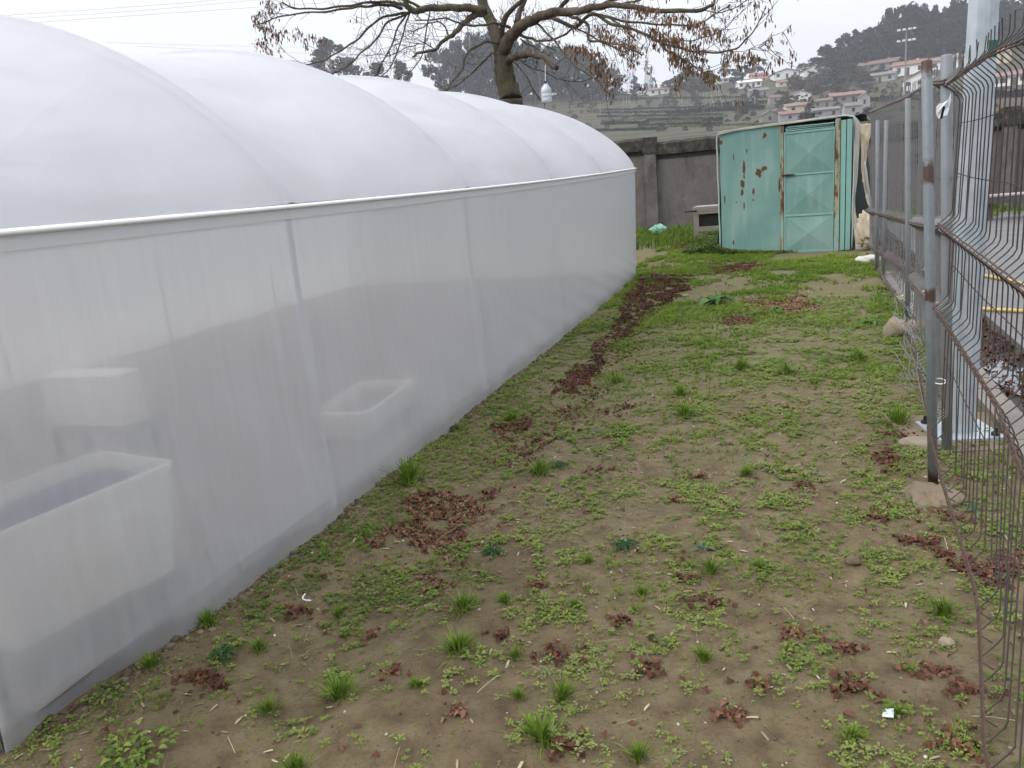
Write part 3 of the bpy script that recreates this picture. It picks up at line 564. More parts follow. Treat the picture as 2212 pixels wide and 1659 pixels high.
panel(1.35, 3.88, [rail(nt_), rail(nm_), rail(nl_), rail(nb_)], .056, 38, WIRE, .0024, .12, ((0, 1, .27), (0, 1, .62), (1, 2, .45), (2, 3, .4)), 1.3)
f1 = [[(.62, 3.98, 1.84), (.78, 5.4, 1.93), (.95, 7.7, 2.0)], [(.62, 3.98, 1.22), (.78, 5.4, 1.1), (.97, 7.7, .93)], [(.63, 3.98, .82), (.78, 5.4, .66), (.97, 7.7, .45)], [(.64, 3.98, .28), (.76, 5.0, .05), (.88, 6.2, .03), (.97, 7.7, .04)]]
panel(3.98, 7.7, [rail(q) for q in f1], .075, 34, WIREG, .0036, .12, ((0, 1, .3), (0, 1, .65), (1, 2, .5), (2, 3, .5)))
f2 = [[(.98, 7.9, 2.0), (1.05, 13.2, 2.08)], [(1.01, 7.9, .92), (1.06, 13.2, .68)], [(1.02, 7.9, .45), (1.08, 13.2, .18)], [(1.02, 7.9, .06), (1.1, 13.2, .04)]]
panel(7.9, 13.2, [rail(q) for q in f2], .075, 46, WIREG, .0042, .14, ((0, 1, .3), (0, 1, .65), (1, 2, .5)))
# tangle of loosened wire round the foot of the far panel
m = MB()
m.tube([(.76, 5.0, .06), (.86, 6.2, .05), (.95, 7.7, .06)], .0026, 4)
for k in range(40):
    Y = random.uniform(4.9, 8.3); X = np.interp(Y, [3.98, 7.7], [.66, .98])+random.uniform(-.1, .02); p0 = np.array([X, Y, random.uniform(.04, .38)]); q = [p0]
    for j in range(4): q.append(q[-1]+np.array([random.uniform(-.07, .07), random.uniform(-.35, .35), random.uniform(-.1, .1)])*.6); q[-1][2] = max(.02, q[-1][2])
    m.tube(spline(q, 3), .0026, 4)
fl(m.build('loose_wire', WIREG, fe))
m = MB(); a = np.linspace(0, 2*pi, 20); m.tube([(.655+.026*cos(q), 3.93+.026*sin(q), .52+.006*sin(q)) for q in a], .0025, 5); fl(m.build('wire_tie', WHITEPL, fe))
# rag
rg = aty(2036, 243, 4.36); V = []; out = [(-14, -12), (-9, -17), (-2, -17), (6, -22), (11, -34), (12, -22), (10, -8), (5, 6), (-3, 12), (-10, 11), (-14, 2)]
tag(mesh('rag', [(rg[0]+x*.0024, rg[1]-.04-.012*sin(x*.4), rg[2]-y*.0024) for x, y in out]+[(rg[0]+x*.0024, rg[1]-.035-.012*sin(x*.4), rg[2]-y*.0024) for x, y in out],
    [tuple(range(11)), tuple(range(21, 10, -1))]+[(k, (k+1) % 11, 11+(k+1) % 11, 11+k) for k in range(11)], WHITEPL), 'white plastic tag with a black slot tied to the second fence post', 'tag')
m = MB(); M_ = Matrix.Translation((rg[0]-.008, rg[1]-.054, rg[2]-.002)) @ Matrix.Rotation(.2, 4, 'Y'); m.box((-.005, 0, -.028), (.005, .003, .028), M_); m.build('slot', HOLE, bpy.data.objects['rag'])
# ------------------------------------------------------------------ mast
t = NT('mast_zinc'); v = t.n('ShaderNodeTexVoronoi'); v.inputs['Scale'].default_value = 14; t.l(t.co(), v.inputs[0]); c = t.mix(v.outputs['Distance'], (.36, .41, .44), (.50, .55, .58)); c = t.mix(t.ramp(t.noise(1, 5, co=t.co('Object', (18, 18, 1))), (.5, 0.), (.75, .5)), c, (.24, .27, .29))
ZINC = t.done(t.pbr(c, .42, .35, spec=.5)); mb = gp(2070, 950); ms = empty('lamp_mast', (mb[0]+.02, mb[1]+.10, 0), radians(14), label='tall faceted galvanised steel mast bolted to a base plate behind the fence', cat='mast')
m = MB(); m.tube([(0, 0, .03), (0.0, 0, 1.0), (0, 0, 2.2), (0, 0, 8.0)], [.086, .080, .071, .04], 8); m.build('shaft', ZINC, ms)
m = MB(); m.box((-.17, -.17, .012), (.17, .17, .03)); bpz = m.build('base_plate', ZINC, ms)
for x in (-.13, .13):
    for y in (-.13, .13): m = MB(); m.tube([(x, y, .03), (x, y, .075)], .011, 8); m.tube([(x, y, .031), (x, y, .047)], .022, 6); m.build('anchor_bolt', BLACKPL, ms)
p = aty(2092, 110, mb[1]); m = MB(); m.tube([(0, 0, p[2]-.04), (0, 0, p[2]+.04)], [.0735, .0725], 8, cap=False); 
V = [v for v in m.v]; sticker = mesh('sticker', [V[q] for q in (5, 6, 13, 14)], [(0, 1, 3, 2)], simple('green_paint', (.015, .13, .10), .5), ms)
m = MB(); m.box((-.3, -.3, -.2), (.3, .32, .010), jit=.01); fo = m.build('concrete_pad', CEM); fo.location = ms.location; fo.rotation_euler = ms.rotation_euler; tag(fo, 'square concrete pad under the galvanised mast', 'pad')
# ------------------------------------------------------------------ yard beyond the fence
t = NT('yard_concrete'); n1 = t.noise(1.2, 7, rough=.65); n2 = t.noise(25, 5); c = t.mix(n1, (.10, .098, .10), (.19, .185, .18)); c = t.mix(t.ramp(n2, (.6, 0.), (.7, .3)), c, (.27, .25, .21))
YARD = t.done(t.pbr(c, t.ramp(n1, (.4, .45), (.6, .85)), normal=t.bump(n2, .005, .5))); a = gp(1975, 545, .1); b_ = gp(2212, 752, .1); dirv = (a-b_)/np.linalg.norm(a-b_); A0 = b_-dirv*8; A1 = a+dirv*6
V = []; top = .1
for P in (A0, A1): V += [(P[0], P[1], top), (P[0]-.01, P[1], -.2)]
V += [(14, A1[1], top), (14, A1[1], -.2), (14, A0[1], top), (14, A0[1], -.2)]
tag(mesh('yard_slab', V, [(0, 6, 4, 2), (1, 0, 2, 3), (3, 2, 4, 5), (5, 4, 6, 7), (7, 6, 0, 1)], YARD), kind='structure')
m = MB(); k = 40
for i in range(k): y = 1.0+i*.25; m.box((1.10+.0*i, y+.004, -.1), (1.26, y+.246, .045+random.uniform(-.006, .006)), jit=.006)
tag(m.build('kerb', simple('kerb_concrete', (.20, .18, .155), .95, 0, .3, 6, bump=.01)), kind='structure')
XX, YY = np.meshgrid(np.linspace(1.265, 2.0, 24), np.linspace(-1, 16, 240)); n, m__ = XX.shape; i = np.arange(n*m__).reshape(n, m__)
GUT = simple('gutter_dirt', (.06, .05, .043), .8, 0, .4, 6, bump=.02)
tag(mesh('gutter_dirt', np.stack([XX, YY, .012+.03*noise2(XX, YY, 5, 3)-.01], -1), np.stack([i[:-1, :-1], i[:-1, 1:], i[1:, 1:], i[1:, :-1]], -1).reshape(-1, 4), GUT, smooth=True), kind='structure')
t = NT('puddle'); PUD = t.done(t.pbr((.10, .10, .11), .06, spec=.7)); pc = gp(2185, 815, .03); V = [(pc[0], pc[1], .034)]+[(pc[0]+.13*cos(q)*random.uniform(.7, 1.2), pc[1]+.5*sin(q)*random.uniform(.8, 1.1), .034) for q in np.linspace(0, 2*pi, 21)[:-1]]
tag(mesh('puddle', V, [(0, 1+q, 1+(q+1) % 20) for q in range(20)], PUD), kind='structure')
HOSE = simple('yellow_hose', (.52, .39, .12), .5, 0, .15, 20)
def hose(pts, z, lab): m = MB(); m.tube(spline([gp(x, y, z_) for x, y, z_ in pts], 8), .017, 8); tag(m.build('garden_hose', HOSE, None, True), lab, 'hose')
hose([(2212, 672, .12), (2102, 666, .12), (2060, 660, .10), (2003, 652, .04), (1962, 648, .03), (1935, 645, .03), (1960, 638, .03), (2000, 630, .04), (2040, 616, .05), (2065, 600, .09), (2110, 594, .12), (2172, 604, .12), (2230, 619, .12)], 0, 'pale yellow garden hose looped across the yard behind the fence')
hose([(1964, 528, .03), (1975, 548, .03), (1985, 565, .03), (2000, 590, .03), (2003, 605, .03)], 0, 'short stretch of yellow hose lying by the far end of the yard')
# bench of concrete, white stack
CONC = simple('pale_concrete', (.30, .28, .25), .9, 0, .25, 5); CONCD = simple('dark_concrete', (.10, .09, .085), .9, 0, .3, 5)
p = gp(2118, 478, .1); bn = empty('concrete_bench', (float(p[0]), float(p[1]), .1), radians(2), label='long low concrete bench at the foot of the wall across the yard', cat='bench')
m = MB(); m.box((0, 0, .30), (3.5, .4, .42), jit=.005); m.build('seat', CONCD, bn); m = MB(); m.box((0, -.01, .423), (3.5, .42, .45), jit=.004); m.build('seat_edge', CONC, bn)
for x in (.1, 1.05, 2.1, 3.1): m = MB(); m.box((x, .08, -.02), (x+.12, .34, .30)); m.build('leg', CONCD, bn)
p = gp(2050, 472, .0); q = aty(2050, 398, p[1]); st_ = empty('pallet_stack', (float(p[0]), float(p[1]), 0.), 0, label='stack of whitewashed planks standing by the wall behind the posts', cat='stack'); n = 7; hh = (q[2]-.15)/n
for k in range(n): m = MB(); m.box((-.1, 0, .15+k*hh), (.28, .5, .15+(k+.86)*hh), jit=.01); m.build('plank', CONC, st_)
for x in (-.08, .2): m = MB(); m.box((x, .05, .0), (x+.07, .45, .149)); m.build('foot', CONCD, st_)
m = MB(); m.box((-.06, .1, .152+n*hh), (.2, .4, .2+n*hh), jit=.01); m.build('brick', simple('brick', (.35, .13, .08)), st_)
for k, (px, py) in enumerate(((1962, 517), (1978, 507), (1984, 518), (1992, 506), (1970, 523))):
    p = gp(px, py, .02); tag(lump('litter', (p[0], p[1], .05), (.09, .07, .05), WHITEPL, None, 31+k, 2, .4, 2), 'scrap of white litter on the leaf heap behind the far fence', 'litter', 'white scraps behind the far fence')
# ------------------------------------------------------------------ plants, leaves and litter on the ground
def groundpts(n, x0, x1, y0, y1, dens):
    x = rng.uniform(x0, x1, n); y = rng.uniform(y0, y1, n); k = rng.random(n) < dens(x, y); x, y = x[k], y[k]
    k = x > basex(y)+.01; k |= (y > 12.15); x, y = x[k], y[k]
    pp = projv(np.stack([x, y, 0*x], -1)); k = (pp[:, 0] > -120) & (pp[:, 0] < 2330) & (pp[:, 1] < 1800); x, y = x[k], y[k]
    return np.stack([x, y, gz(x, y)], -1)
def inshed(P): c_, s_ = cos(-atan2(-.42, 2.1)), sin(-atan2(-.42, 2.1)); dx, dy = P[:, 0]+1.15, P[:, 1]-14.42; u, v = dx*c_-dy*s_, dx*s_+dy*c_; return (u > -.0) & (u < 2.2) & (v > -.02) & (v < 1.9)
def inleaf(P, k=None):
    pp = projv(P); f_ = np.clip((pp[:, 1:]-400)/700, .3, 1.2); pp = pp+np.stack([noise2(P[:, 0]*1.0, P[:, 1], 5, 61, 3)-.5, noise2(P[:, 0], P[:, 1], 5, 62, 3)-.5], -1)*90*f_; m = np.zeros(len(P), bool)
    for i, po in enumerate(LEAFPOLYS):
        if k is None or i in k: m |= inpoly(pp, po)
    return m
# grass cover density, from what grows where
def dgrass(x, y):
    n = noise2(x, y, 1.6, 4, 3); n2 = noise2(x, y, 5, 6, 2); far = np.clip((y-5.5)/2.5, 0, 1)
    bare = np.exp(-((x+1.0)/.35)**2)*np.clip((8.5-y)/3, 0, 1)*.6; bare += np.exp(-((x+1.1)/.35)**2-((y-10.6)/1.0)**2)*.4
    return np.clip((n-.50)*3.2+far*.50-bare+(n2-.5)*1.1, 0, 1)*np.clip(.34+far, 0, 1)
def dweed(x, y):
    n = noise2(x, y, 2.1, 14, 3); n2 = noise2(x, y, 9, 16, 2); edge = np.exp(-((x-basex(y)-.18)/.22)**2)*np.clip((7-y)/2, .3, 1)*np.clip((y-1.9)/.6, .25, 1)
    mid = np.clip((y-2.6)/2.5, 0, 1)*np.clip((x+1.2)/.8, 0, 1)*.38; far = np.clip((y-5)/4, 0, 1)*.25
    tr = np.exp(-((x+1.35)/.25)**2)*np.clip((6-y)/2, 0, 1)*.25
    return np.clip((n-.5)*1.3+.20+edge*.5+mid*.55+far*.5-tr+(n2-.5)*2.1, .04, .75)*.64
def blade(h, wd, lean, n=3):
    V = []; 
    for i in range(n): t_ = i/(n-1); ww = wd*(1-t_*.85); V += [(-ww, lean*t_*t_, h*t_*(1-.25*lean/h*t_)), (ww, lean*t_*t_, h*t_*(1-.25*lean/h*t_))]
    return V, [(2*i, 2*i+1, 2*i+3, 2*i+2) for i in range(n-1)]
def leaf_t(l, wd, cup=.2, rise=.3, off=.1, n=4):
    """pointed oval leaf leaving the stem outwards (+y)"""
    V = []; prof = [.12, .9, 1., .55, .05] if n == 5 else [.15, 1., .8, .08]
    for i, q in enumerate(prof): t_ = i/(len(prof)-1); y = off+l*t_; z = rise*l*t_-rise*l*1.1*t_*t_; V += [(-wd*q, y, z+cup*wd*q), (0, y, z), (wd*q, y, z+cup*wd*q)]
    Fq_ = []
    for i in range(len(prof)-1): a = 3*i; Fq_ += [(a, a+1, a+4, a+3), (a+1, a+2, a+5, a+4)]
    return V, Fq_
def bunch(items):
    """items: (template, rz, tilt, z) -> one template"""
    V = []; Fc = []
    for (tv, tf), rz, z, s in items:
        o = len(V); V += [((x*cos(rz)-y*sin(rz))*s, (x*sin(rz)+y*cos(rz))*s, zz*s+z) for x, y, zz in tv]; Fc += [tuple(i+o for i in f) for f in tf]
    return V, Fc
GRASS = leafy('grass', (0, (.06, .115, .014)), (.35, (.13, .215, .024)), (.7, (.22, .29, .045)), (.92, (.30, .31, .08)), (1, (.30, .27, .12)))
WEED = leafy('weed', (0, (.055, .095, .018)), (.4, (.13, .185, .038)), (.75, (.235, .27, .075)), (.93, (.21, .22, .10)), (1, (.26, .20, .12)))
DEAD = leafy('dead_leaf', (0, (.028, .013, .009)), (.4, (.085, .034, .022)), (.7, (.14, .064, .040)), (.92, (.22, .13, .08)), (1, (.36, .23, .13)), trans=.1)
STRAW = leafy('straw', (0, (.15, .11, .07)), (.5, (.30, .24, .15)), (1, (.46, .40, .28)), trans=.1)
# low weeds: little sprigs of rounded leaves
tw = []
for s in range(3):
    random.seed(40+s); it = []
    for k in range(9+2*s): it.append((([(0, .002, 0), (-.0032, .009, .005), (.0032, .009, .005), (0, .016, .003)], [(0, 2, 3, 1)]), random.uniform(0, 6.3), random.uniform(0, .010), random.uniform(.7, 1.35)))
    tw.append(bunch(it))
P = groundpts(210000, -2.4, 1.1, 1.2, 9.5, lambda x, y: dweed(x, y)*np.clip(1.15-y*.07, .4, 1)); P = P[~(inleaf(P) & (rng.random(len(P)) < .88))]
parts = []
for s, (tv, tf) in enumerate(tw):
    Q = P[s::3]; n = len(Q); clump = noise2(Q[:, 0], Q[:, 1], 6, 20, 2); sc = (.28+.95*rng.random(n)**1.8)*(.35+.95*clump)*(1+.10*Q[:, 1])
    parts.append(scatter(tv, tf, Q, rng.uniform(0, 6.3, n), sc, r=np.clip(.45*rng.random(n)+.75*noise2(Q[:, 0], Q[:, 1], 1.5, 30, 3), 0, 1)))
V, Fq, A = merge(parts); NW = len(P); tag(mesh('ground_weeds', V, Fq, WEED, attr=A), kind='stuff')
# low grass
P = groundpts(60000, -2.5, 1.25, 1.3, 21, lambda x, y: dgrass(x, y)); P = P[~inshed(P)]; P = P[~(inleaf(P) & (rng.random(len(P)) < .9))]
parts = []
for s in range(3):
    random.seed(60+s); tv, tf = bunch([(blade(random.uniform(.018, .042), .0014, random.uniform(.004, .03)), random.uniform(0, 6.3), 0, 1) for _ in range(8)])
    tv = [(x+random.uniform(-.0, .0), y, z-.002) for x, y, z in tv]; Q = P[s::3]; n = len(Q)
    sc = rng.uniform(.6, 1.25, n)*(.85+.05*Q[:, 1]); parts.append(scatter(tv, tf, Q, rng.uniform(0, 6.3, n), np.stack([sc*(1+.22*Q[:, 1]), sc*(1+.03*Q[:, 1]), sc], -1), r=np.clip(.35*rng.random(n)+.8*noise2(Q[:, 0], Q[:, 1], 1.1, 33, 3)-.08, 0, 1)))
V, Fq, A = merge(parts); tag(mesh('grass', V, Fq, GRASS, attr=A), kind='stuff')
# dead leaves: curled, lobed
def deadleaf(seed):
    random.seed(seed); l, wd = .05, .014; V = []; n = 6; ph = random.uniform(0, 6)
    for i in range(n):
        t_ = i/(n-1); q = sin(pi*min(1, t_*1.02+.04))**.7*(1+.35*sin(i*2.4+ph)); y = (t_-.5)*l; z = .012*cos((t_-.5)*3.6)*random.uniform(.6, 1.2)-.004; cu = random.uniform(.3, 1.5)
        V += [(-wd*q, y+random.uniform(-.003, .003), z+cu*wd*q*.7), (0, y, z), (wd*q, y, z+random.uniform(.1, 1.4)*wd*q*.7)]
    Fq_ = []
    for i in range(n-1): a = 3*i; Fq_ += [(a, a+1, a+4, a+3), (a+1, a+2, a+5, a+4)]
    return V, Fq_
parts = []; x = rng.uniform(-2.4, 1.3, 260000); y = 1.3+rng.random(260000)**1.0*17; Pq = np.stack([x, y, gz(x, y)], -1)
lf = inleaf(Pq); edge_n = noise2(x, y, 9, 50, 2); Pl = Pq[lf & (edge_n > .30) & (x > basex(y)) & (rng.random(len(x)) < np.clip(.9-.02*y, .3, 1))]
cl = []
for cx_, cy_, r_ in CLUMPS:
    c0 = gp(cx_, cy_); r_w = r_*.5*c0[1]/1500*1.15; n = int(16+r_*.6); a = rng.uniform(0, 6.3, n); q = np.abs(rng.normal(0, .8, n))*r_w*1.6; cl.append(np.stack([c0[0]+q*np.cos(a)*1.3, c0[1]+q*np.sin(a)*1.1, 0*q], -1))
cl = np.vstack(cl); cl[:, 2] = gz(cl[:, 0], cl[:, 1])
sp = groundpts(900, -2.35, 1.1, 1.4, 13, lambda x, y: .75+0*x)
yc = rng.uniform(2.7, 8.5, 1000); xc = -1.5+.06*np.sin(yc*1.3)+rng.normal(0, .12, 1000); kc = noise2(xc, yc, 2.6, 91, 2) > .46; ch = np.stack([xc, yc, gz(xc, yc)], -1)[kc]; Pl = np.vstack([Pl, cl, sp, ch]); Pl[:, 2] += rng.random(len(Pl))*.010; Pl = Pl[~inshed(Pl)]
for s in range(5):
    Q = Pl[s::5]; n = len(Q); tv, tf = deadleaf(s+5)
    parts.append(scatter(tv, tf, Q, rng.uniform(0, 6.3, n), rng.uniform(.32, .82, n)*(.85+.03*Q[:, 1]), rng.normal(0, .30, n), np.clip(.55*rng.random(n)+.6*noise2(Q[:, 0], Q[:, 1], 2.2, 70, 2)-.06+.22*inleaf(Q, (3,))-.15*inleaf(Q, (0,)), 0, 1)))
# leaves in the gutter beyond the fence
gx = rng.uniform(1.28, 1.85, 2600); gy = rng.uniform(2, 15, 2600); k = noise2(gx, gy, 1.5, 80, 2) > .38; Q = np.stack([gx[k], gy[k], .035+.02*rng.random(k.sum())], -1); tv, tf = deadleaf(3)
parts.append(scatter(tv, tf, Q, rng.uniform(0, 6.3, len(Q)), rng.uniform(.6, 1.3, len(Q)), rng.normal(0, .4, len(Q)), .75*rng.random(len(Q))))
V, Fq, A = merge(parts); tag(mesh('leaf_litter', V, Fq, DEAD, attr=A), kind='stuff')
# pale winged seeds and straw bits
P = groundpts(4200, -2.4, 1.2, 1.3, 12, lambda x, y: np.clip(noise2(x, y, 2.5, 90, 2)*1.4-.35, .05, 1)); P[:, 2] += .004; sd_t = ([(-.0035, -.017, 0), (.003, -.016, .001), (-.0045, 0, .003), (.0045, .001, .002), (-.0015, .018, .001), (.002, .017, .002)], [(0, 1, 3, 2), (2, 3, 5, 4)])
n = len(P); parts = [scatter(sd_t[0], sd_t[1], P, rng.uniform(0, 6.3, n), rng.uniform(.5, 1.15, n), rng.normal(0, .25, n))]
P2 = groundpts(260, -2.4, 1.2, 1.3, 9, lambda x, y: .9+0*x); P2[:, 2] += .006; n = len(P2); parts.append(scatter([(-.001, -.05, 0), (.001, -.05, .001), (-.001, .0, .004), (.001, .0, .004), (-.001, .05, 0), (.001, .05, .001)], [(0, 1, 3, 2), (2, 3, 5, 4)], P2, rng.uniform(0, 6.3, n), rng.uniform(.3, 1.2, n)))
V, Fq, A = merge(parts); tag(mesh('winged_seeds', V, Fq, STRAW, attr=A), kind='stuff')
# pebbles and crumbs of soil
ic = bmesh.new(); bmesh.ops.create_icosphere(ic, subdivisions=1, radius=1); iv = [tuple(v.co) for v in ic.verts]; iff = [tuple(v.index for v in f.verts) for f in ic.faces]; ic.free()
P = groundpts(26000, -2.45, 1.1, 1.3, 7, lambda x, y: np.clip(.35+.8*np.exp(-((x-basex(y)-.1)/.14)**2)-.05*y, 0, 1)); n = len(P); sc = .0012+.006*rng.random(n)**5
V, Fq, A = scatter(iv, iff, P+np.array([0, 0, .001]), rng.uniform(0, 6.3, n), np.stack([sc*1.3, sc, sc*.8], -1)); t = NT('crumbs'); c = t.ramp(t.attr(), (0, (.05, .035, .022)), (.7, (.15, .11, .07)), (.9, (.34, .30, .23)), (1, (.6, .57, .5)))
tag(mesh('pebbles', V, Fq, t.done(t.pbr(c, .9)), attr=A), kind='stuff')
x = rng.uniform(.0, .10, 2600); y = rng.uniform(1.45, 8, 2600)**1.0; P = np.stack([basex(y)+x+.0, y, gz(basex(y), y)+.006-x*.05], -1); n = len(P); sc = (.004+.016*rng.random(n)**3); V, Fq, A = scatter(iv, iff, P, rng.uniform(0, 6.3, n), np.stack([sc*1.4, sc, sc*.8], -1), r=rng.random(n)*.75)
tag(mesh('soil_clods', V, Fq, bpy.data.materials['crumbs'], attr=A), kind='stuff')
# individual grass tufts
TUFTS = [(990,1388,52,'bright green grass tuft standing alone on the bare middle ground'),(885,1035,60,'spiky grass tuft leaning against the foot of the plastic wall'),(728,1472,52,'wide dark grass tuft on the bare soil left of the middle'),
 (1215,1490,42,'round grass tuft below the middle of the plot'),(1170,1585,62,'broad ferny tuft at the lower middle of the plot'),(1535,1222,36,'small bright tuft right of the blue-green rosette'),(1115,1410,26,None),(1385,1275,24,None),(1470,848,28,None),(1330,818,24,None),(1480,890,36,None),(1165,1010,40,None),(1105,900,26,None),
 (730,1315,26,None),(640,1640,44,None),(1380,1620,36,None),(1520,1410,32,None),(575,1520,34,None),(1855,768,34,None),(1640,1220,24,None),(1000,1300,44,None),(1090,1290,26,None),(1610,1020,28,None),(2040,1316,40,None),(1840,1585,34,None),(1940,905,50,None),(1240,1300,20,None),(1600,790,30,None),(450,1345,40,None),(1700,800,28,None),(1120,1500,24,None),(330,1440,34,None),(1270,1205,22,None),(900,1480,24,None),(1940,1540,26,None),(560,1400,30,None),(1230,1320,18,None)]
random.seed(5); tmes = []
for s in range(3):
    V = []; Fc = []
    for k in range(130):
        a = random.uniform(0, 6.3); q = abs(random.gauss(0, .35)); h = random.uniform(.45, 1)*(1-.35*q); ln = random.uniform(.1, .65)*(.3+q); tv, tf = blade(h*.72, .022, ln, 4); o = len(V)
        V += [((x*cos(a)-(y+q*.45)*sin(a)), (x*sin(a)+(y+q*.45)*cos(a)), z-.02) for x, y, z in tv]; Fc += [tuple(i+o for i in f) for f in tf]
    me = mesh('grass_tuft', V, Fc, GRASS, attr=np.repeat(np.random.default_rng(s).random(len(V)//8)*.65, 8)); tmes.append(me.data); bpy.data.objects.remove(me)
for k, (px, py, wd, lab) in enumerate(TUFTS):
    p = gp(px, py+wd*.25); d_ = hypot(p[0], p[1]); s = wd/1670*sqrt(d_*d_+H*H)*1.8; o = bpy.data.objects.new('grass_tuft', tmes[k % 3]); COL.objects.link(o)
    o.location = (p[0], p[1], float(gz(p[0], p[1]))); o.scale = (s, s, s*.75); o.rotation_euler = (0, 0, k*1.3); tag(o, lab or 'small green grass tuft growing alone on the muddy plot', 'grass tuft', 'grass tufts on the muddy plot')
# broad-leaved rosettes
ROS = [(790,1253,46,'w','pale green rosette weed in the weeds near the plastic wall'),(1350,1172,44,'d','dark blue-green feathery rosette in the middle of the plot'),(1067,1187,34,'d','dark green rosette right of the large heap of dead leaves'),(1518,1180,38,'b','thin blue-green star-shaped weed right of the dark rosette'),
 (1205,1003,32,'d','dark green rosette beside the low grass upslope of the leaf heap'),(1548,648,56,'k','broad-leaved dock plant near the big leaf heap'),(1880,695,28,'k','pale broad-leaved weed close to the far fence'),(1680,668,26,'k','grey-green leaf cluster on the orange leaf patch'),(2110,1100,40,'b','grey-green weed behind the post beside the mossy footing'),
 (485,1420,40,'d','dark green pointed-leaf weed on the soil at lower left'),(300,1622,80,'w','bright green leafy weed at the bottom left corner'),(235,1505,46,'w','leafy weed against the foot of the plastic at lower left'),(1285,930,28,'b','blue-grey flat weed near the stone in the middle distance'),(980,925,30,'d','dark weed at the foot of the plastic wall'),(470,1315,34,'w','soft green weed by the plastic wall halfway down the left'),(1780,780,20,'d','small dark weed in the bright grass'),(1420,660,20,'k','pale weed beside the brown leaf path')]
for k, (px, py, wd, ty, lab) in enumerate(ROS):
    random.seed(100+k); p = gp(px, py+wd*.15); d_ = sqrt(p[0]**2+p[1]**2+H*H); R_ = wd/1670*d_*.95; it = []
    n, wr, rise = {'w': (26, .17, .9), 'd': (20, .10, .8), 'b': (9, .10, .35), 'k': (10, .26, 1.0)}[ty]
    for j in range(n if ty != 'w' else 90): q = random.uniform(.45, 1); it.append((leaf_t(R_*.24*q, R_*.085*q, .35, .7, R_*random.random()**.6*.8), random.uniform(0, 6.3), random.random()*R_*.3, 1) if ty == 'w' else (leaf_t(R_*q, R_*wr*q, .35, rise*random.uniform(.5, 1.3), .004, 5 if ty == 'k' else 4), j*2.4+random.uniform(-.4, .4), (1-q)*R_*.35, 1))
    tv, tf = bunch(it); mt = {'w': WEED, 'd': leafy('rosette_leaf', (0, (.02, .06, .022)), (1, (.06, .13, .04))), 'b': leafy('bluish_leaf', (0, (.07, .13, .09)), (1, (.14, .20, .13))), 'k': leafy('dock_leaf', (0, (.06, .13, .035)), (1, (.15, .23, .08)))}[ty]
    o = mesh('rosette_weed', tv, tf, mt, attr=np.repeat(np.random.default_rng(k).random(len(it))*.7, len(tv)//len(it)), smooth=True); o.location = (p[0], p[1], float(gz(p[0], p[1]))+.002); tag(o, lab, 'weed')
# weeds at the foot of the shed and brush pile
parts = []; n = 900; u = rng.uniform(-.35, 1.3, n)*rng.random(n)**.8; v = -.03-.16*rng.random(n)**2; P = np.array([list(shp(a, b, 0)) for a, b in zip(u, v)]); P[:, 2] = rng.random(n)*.10*np.exp(-np.abs(u-.0)/.4); tv, tf = tw[0]; parts.append(scatter(tv, tf, P, rng.uniform(0, 6.3, n), rng.uniform(1.5, 3.2, n), r=rng.random(n)*.7))
u = rng.uniform(-.75, -.05, 700); v = rng.uniform(-.1, 1.6, 700); P = np.array([list(shp(a, b, 0)) for a, b in zip(u, v)]); P[:, 2] = rng.random(700)**1.5*.28*noise2(u, v, 4, 3, 2)*1.6; parts.append(scatter(tv, tf, P, rng.uniform(0, 6.3, 700), rng.uniform(2.5, 5, 700), r=rng.random(700)*.6))
V, Fq, A = merge(parts); tag(mesh('shed_weeds', V, Fq, WEED, attr=A), kind='stuff')
n = 1500; x = rng.uniform(-4, -1.2, n); y = rng.uniform(16, 21, n); P = np.stack([x, y, 0*x], -1); tv, tf = bunch([(blade(random.uniform(.08, .16), .006, random.uniform(.02, .09)), random.uniform(0, 6.3), 0, 1) for _ in range(8)])
P2 = np.stack([rng.uniform(1.9, 4.5, 700), rng.uniform(17.5, 21, 700), np.full(700, .05)], -1); P = np.vstack([P, P2]); n = len(P)
V, Fq, A = scatter(tv, tf, P, rng.uniform(0, 6.3, n), rng.uniform(.5, 1.5, n), r=rng.random(n)*.6); tag(mesh('tall_grass', V, Fq, GRASS, attr=A), kind='stuff')
BARK = simple('twig_bark', (.11, .095, .08), .95, 0, .3, 20); m = MB(); b0 = gp(1530, 535)
for k in range(12): a = random.uniform(-.5, .7); l = random.uniform(.3, .75); s0 = Vector((b0[0]+.25, b0[1]+random.uniform(-.2, .3), .05+random.random()*.28)); e_ = s0+Vector((-l*cos(a), -l*.4*sin(a)-.15, -s0.z*.85)); m.tube([s0, s0.lerp(e_, .5)+Vector((0, 0, random.uniform(-.03, .06))), e_], [.014, .010, .004], 5)
tag(m.build('brush_pile', BARK), 'small heap of cut grey branches at the left foot of the shed', 'branches')
m = MB(); p = gp(960, 1175); m.tube([(p[0]-.02, p[1]-.05, .03), (p[0], p[1], .045), (p[0]+.035, p[1]+.07, .05)], .004, 5); tag(m.build('stick', STRAW), 'pale dry stick lying across the large heap of dead leaves', 'stick')
m = MB(); p = gp(660, 1305); m.tube(spline([(p[0]-.015, p[1]+.03, .03), (p[0]-.02, p[1]+.015, .02), (p[0], p[1], .02), (p[0]+.03, p[1], .02)], 4), .0028, 6); tag(m.build('white_scrap', WHITEPL), 'curved scrap of white plastic among weeds left of the leaf heap', 'plastic scrap')
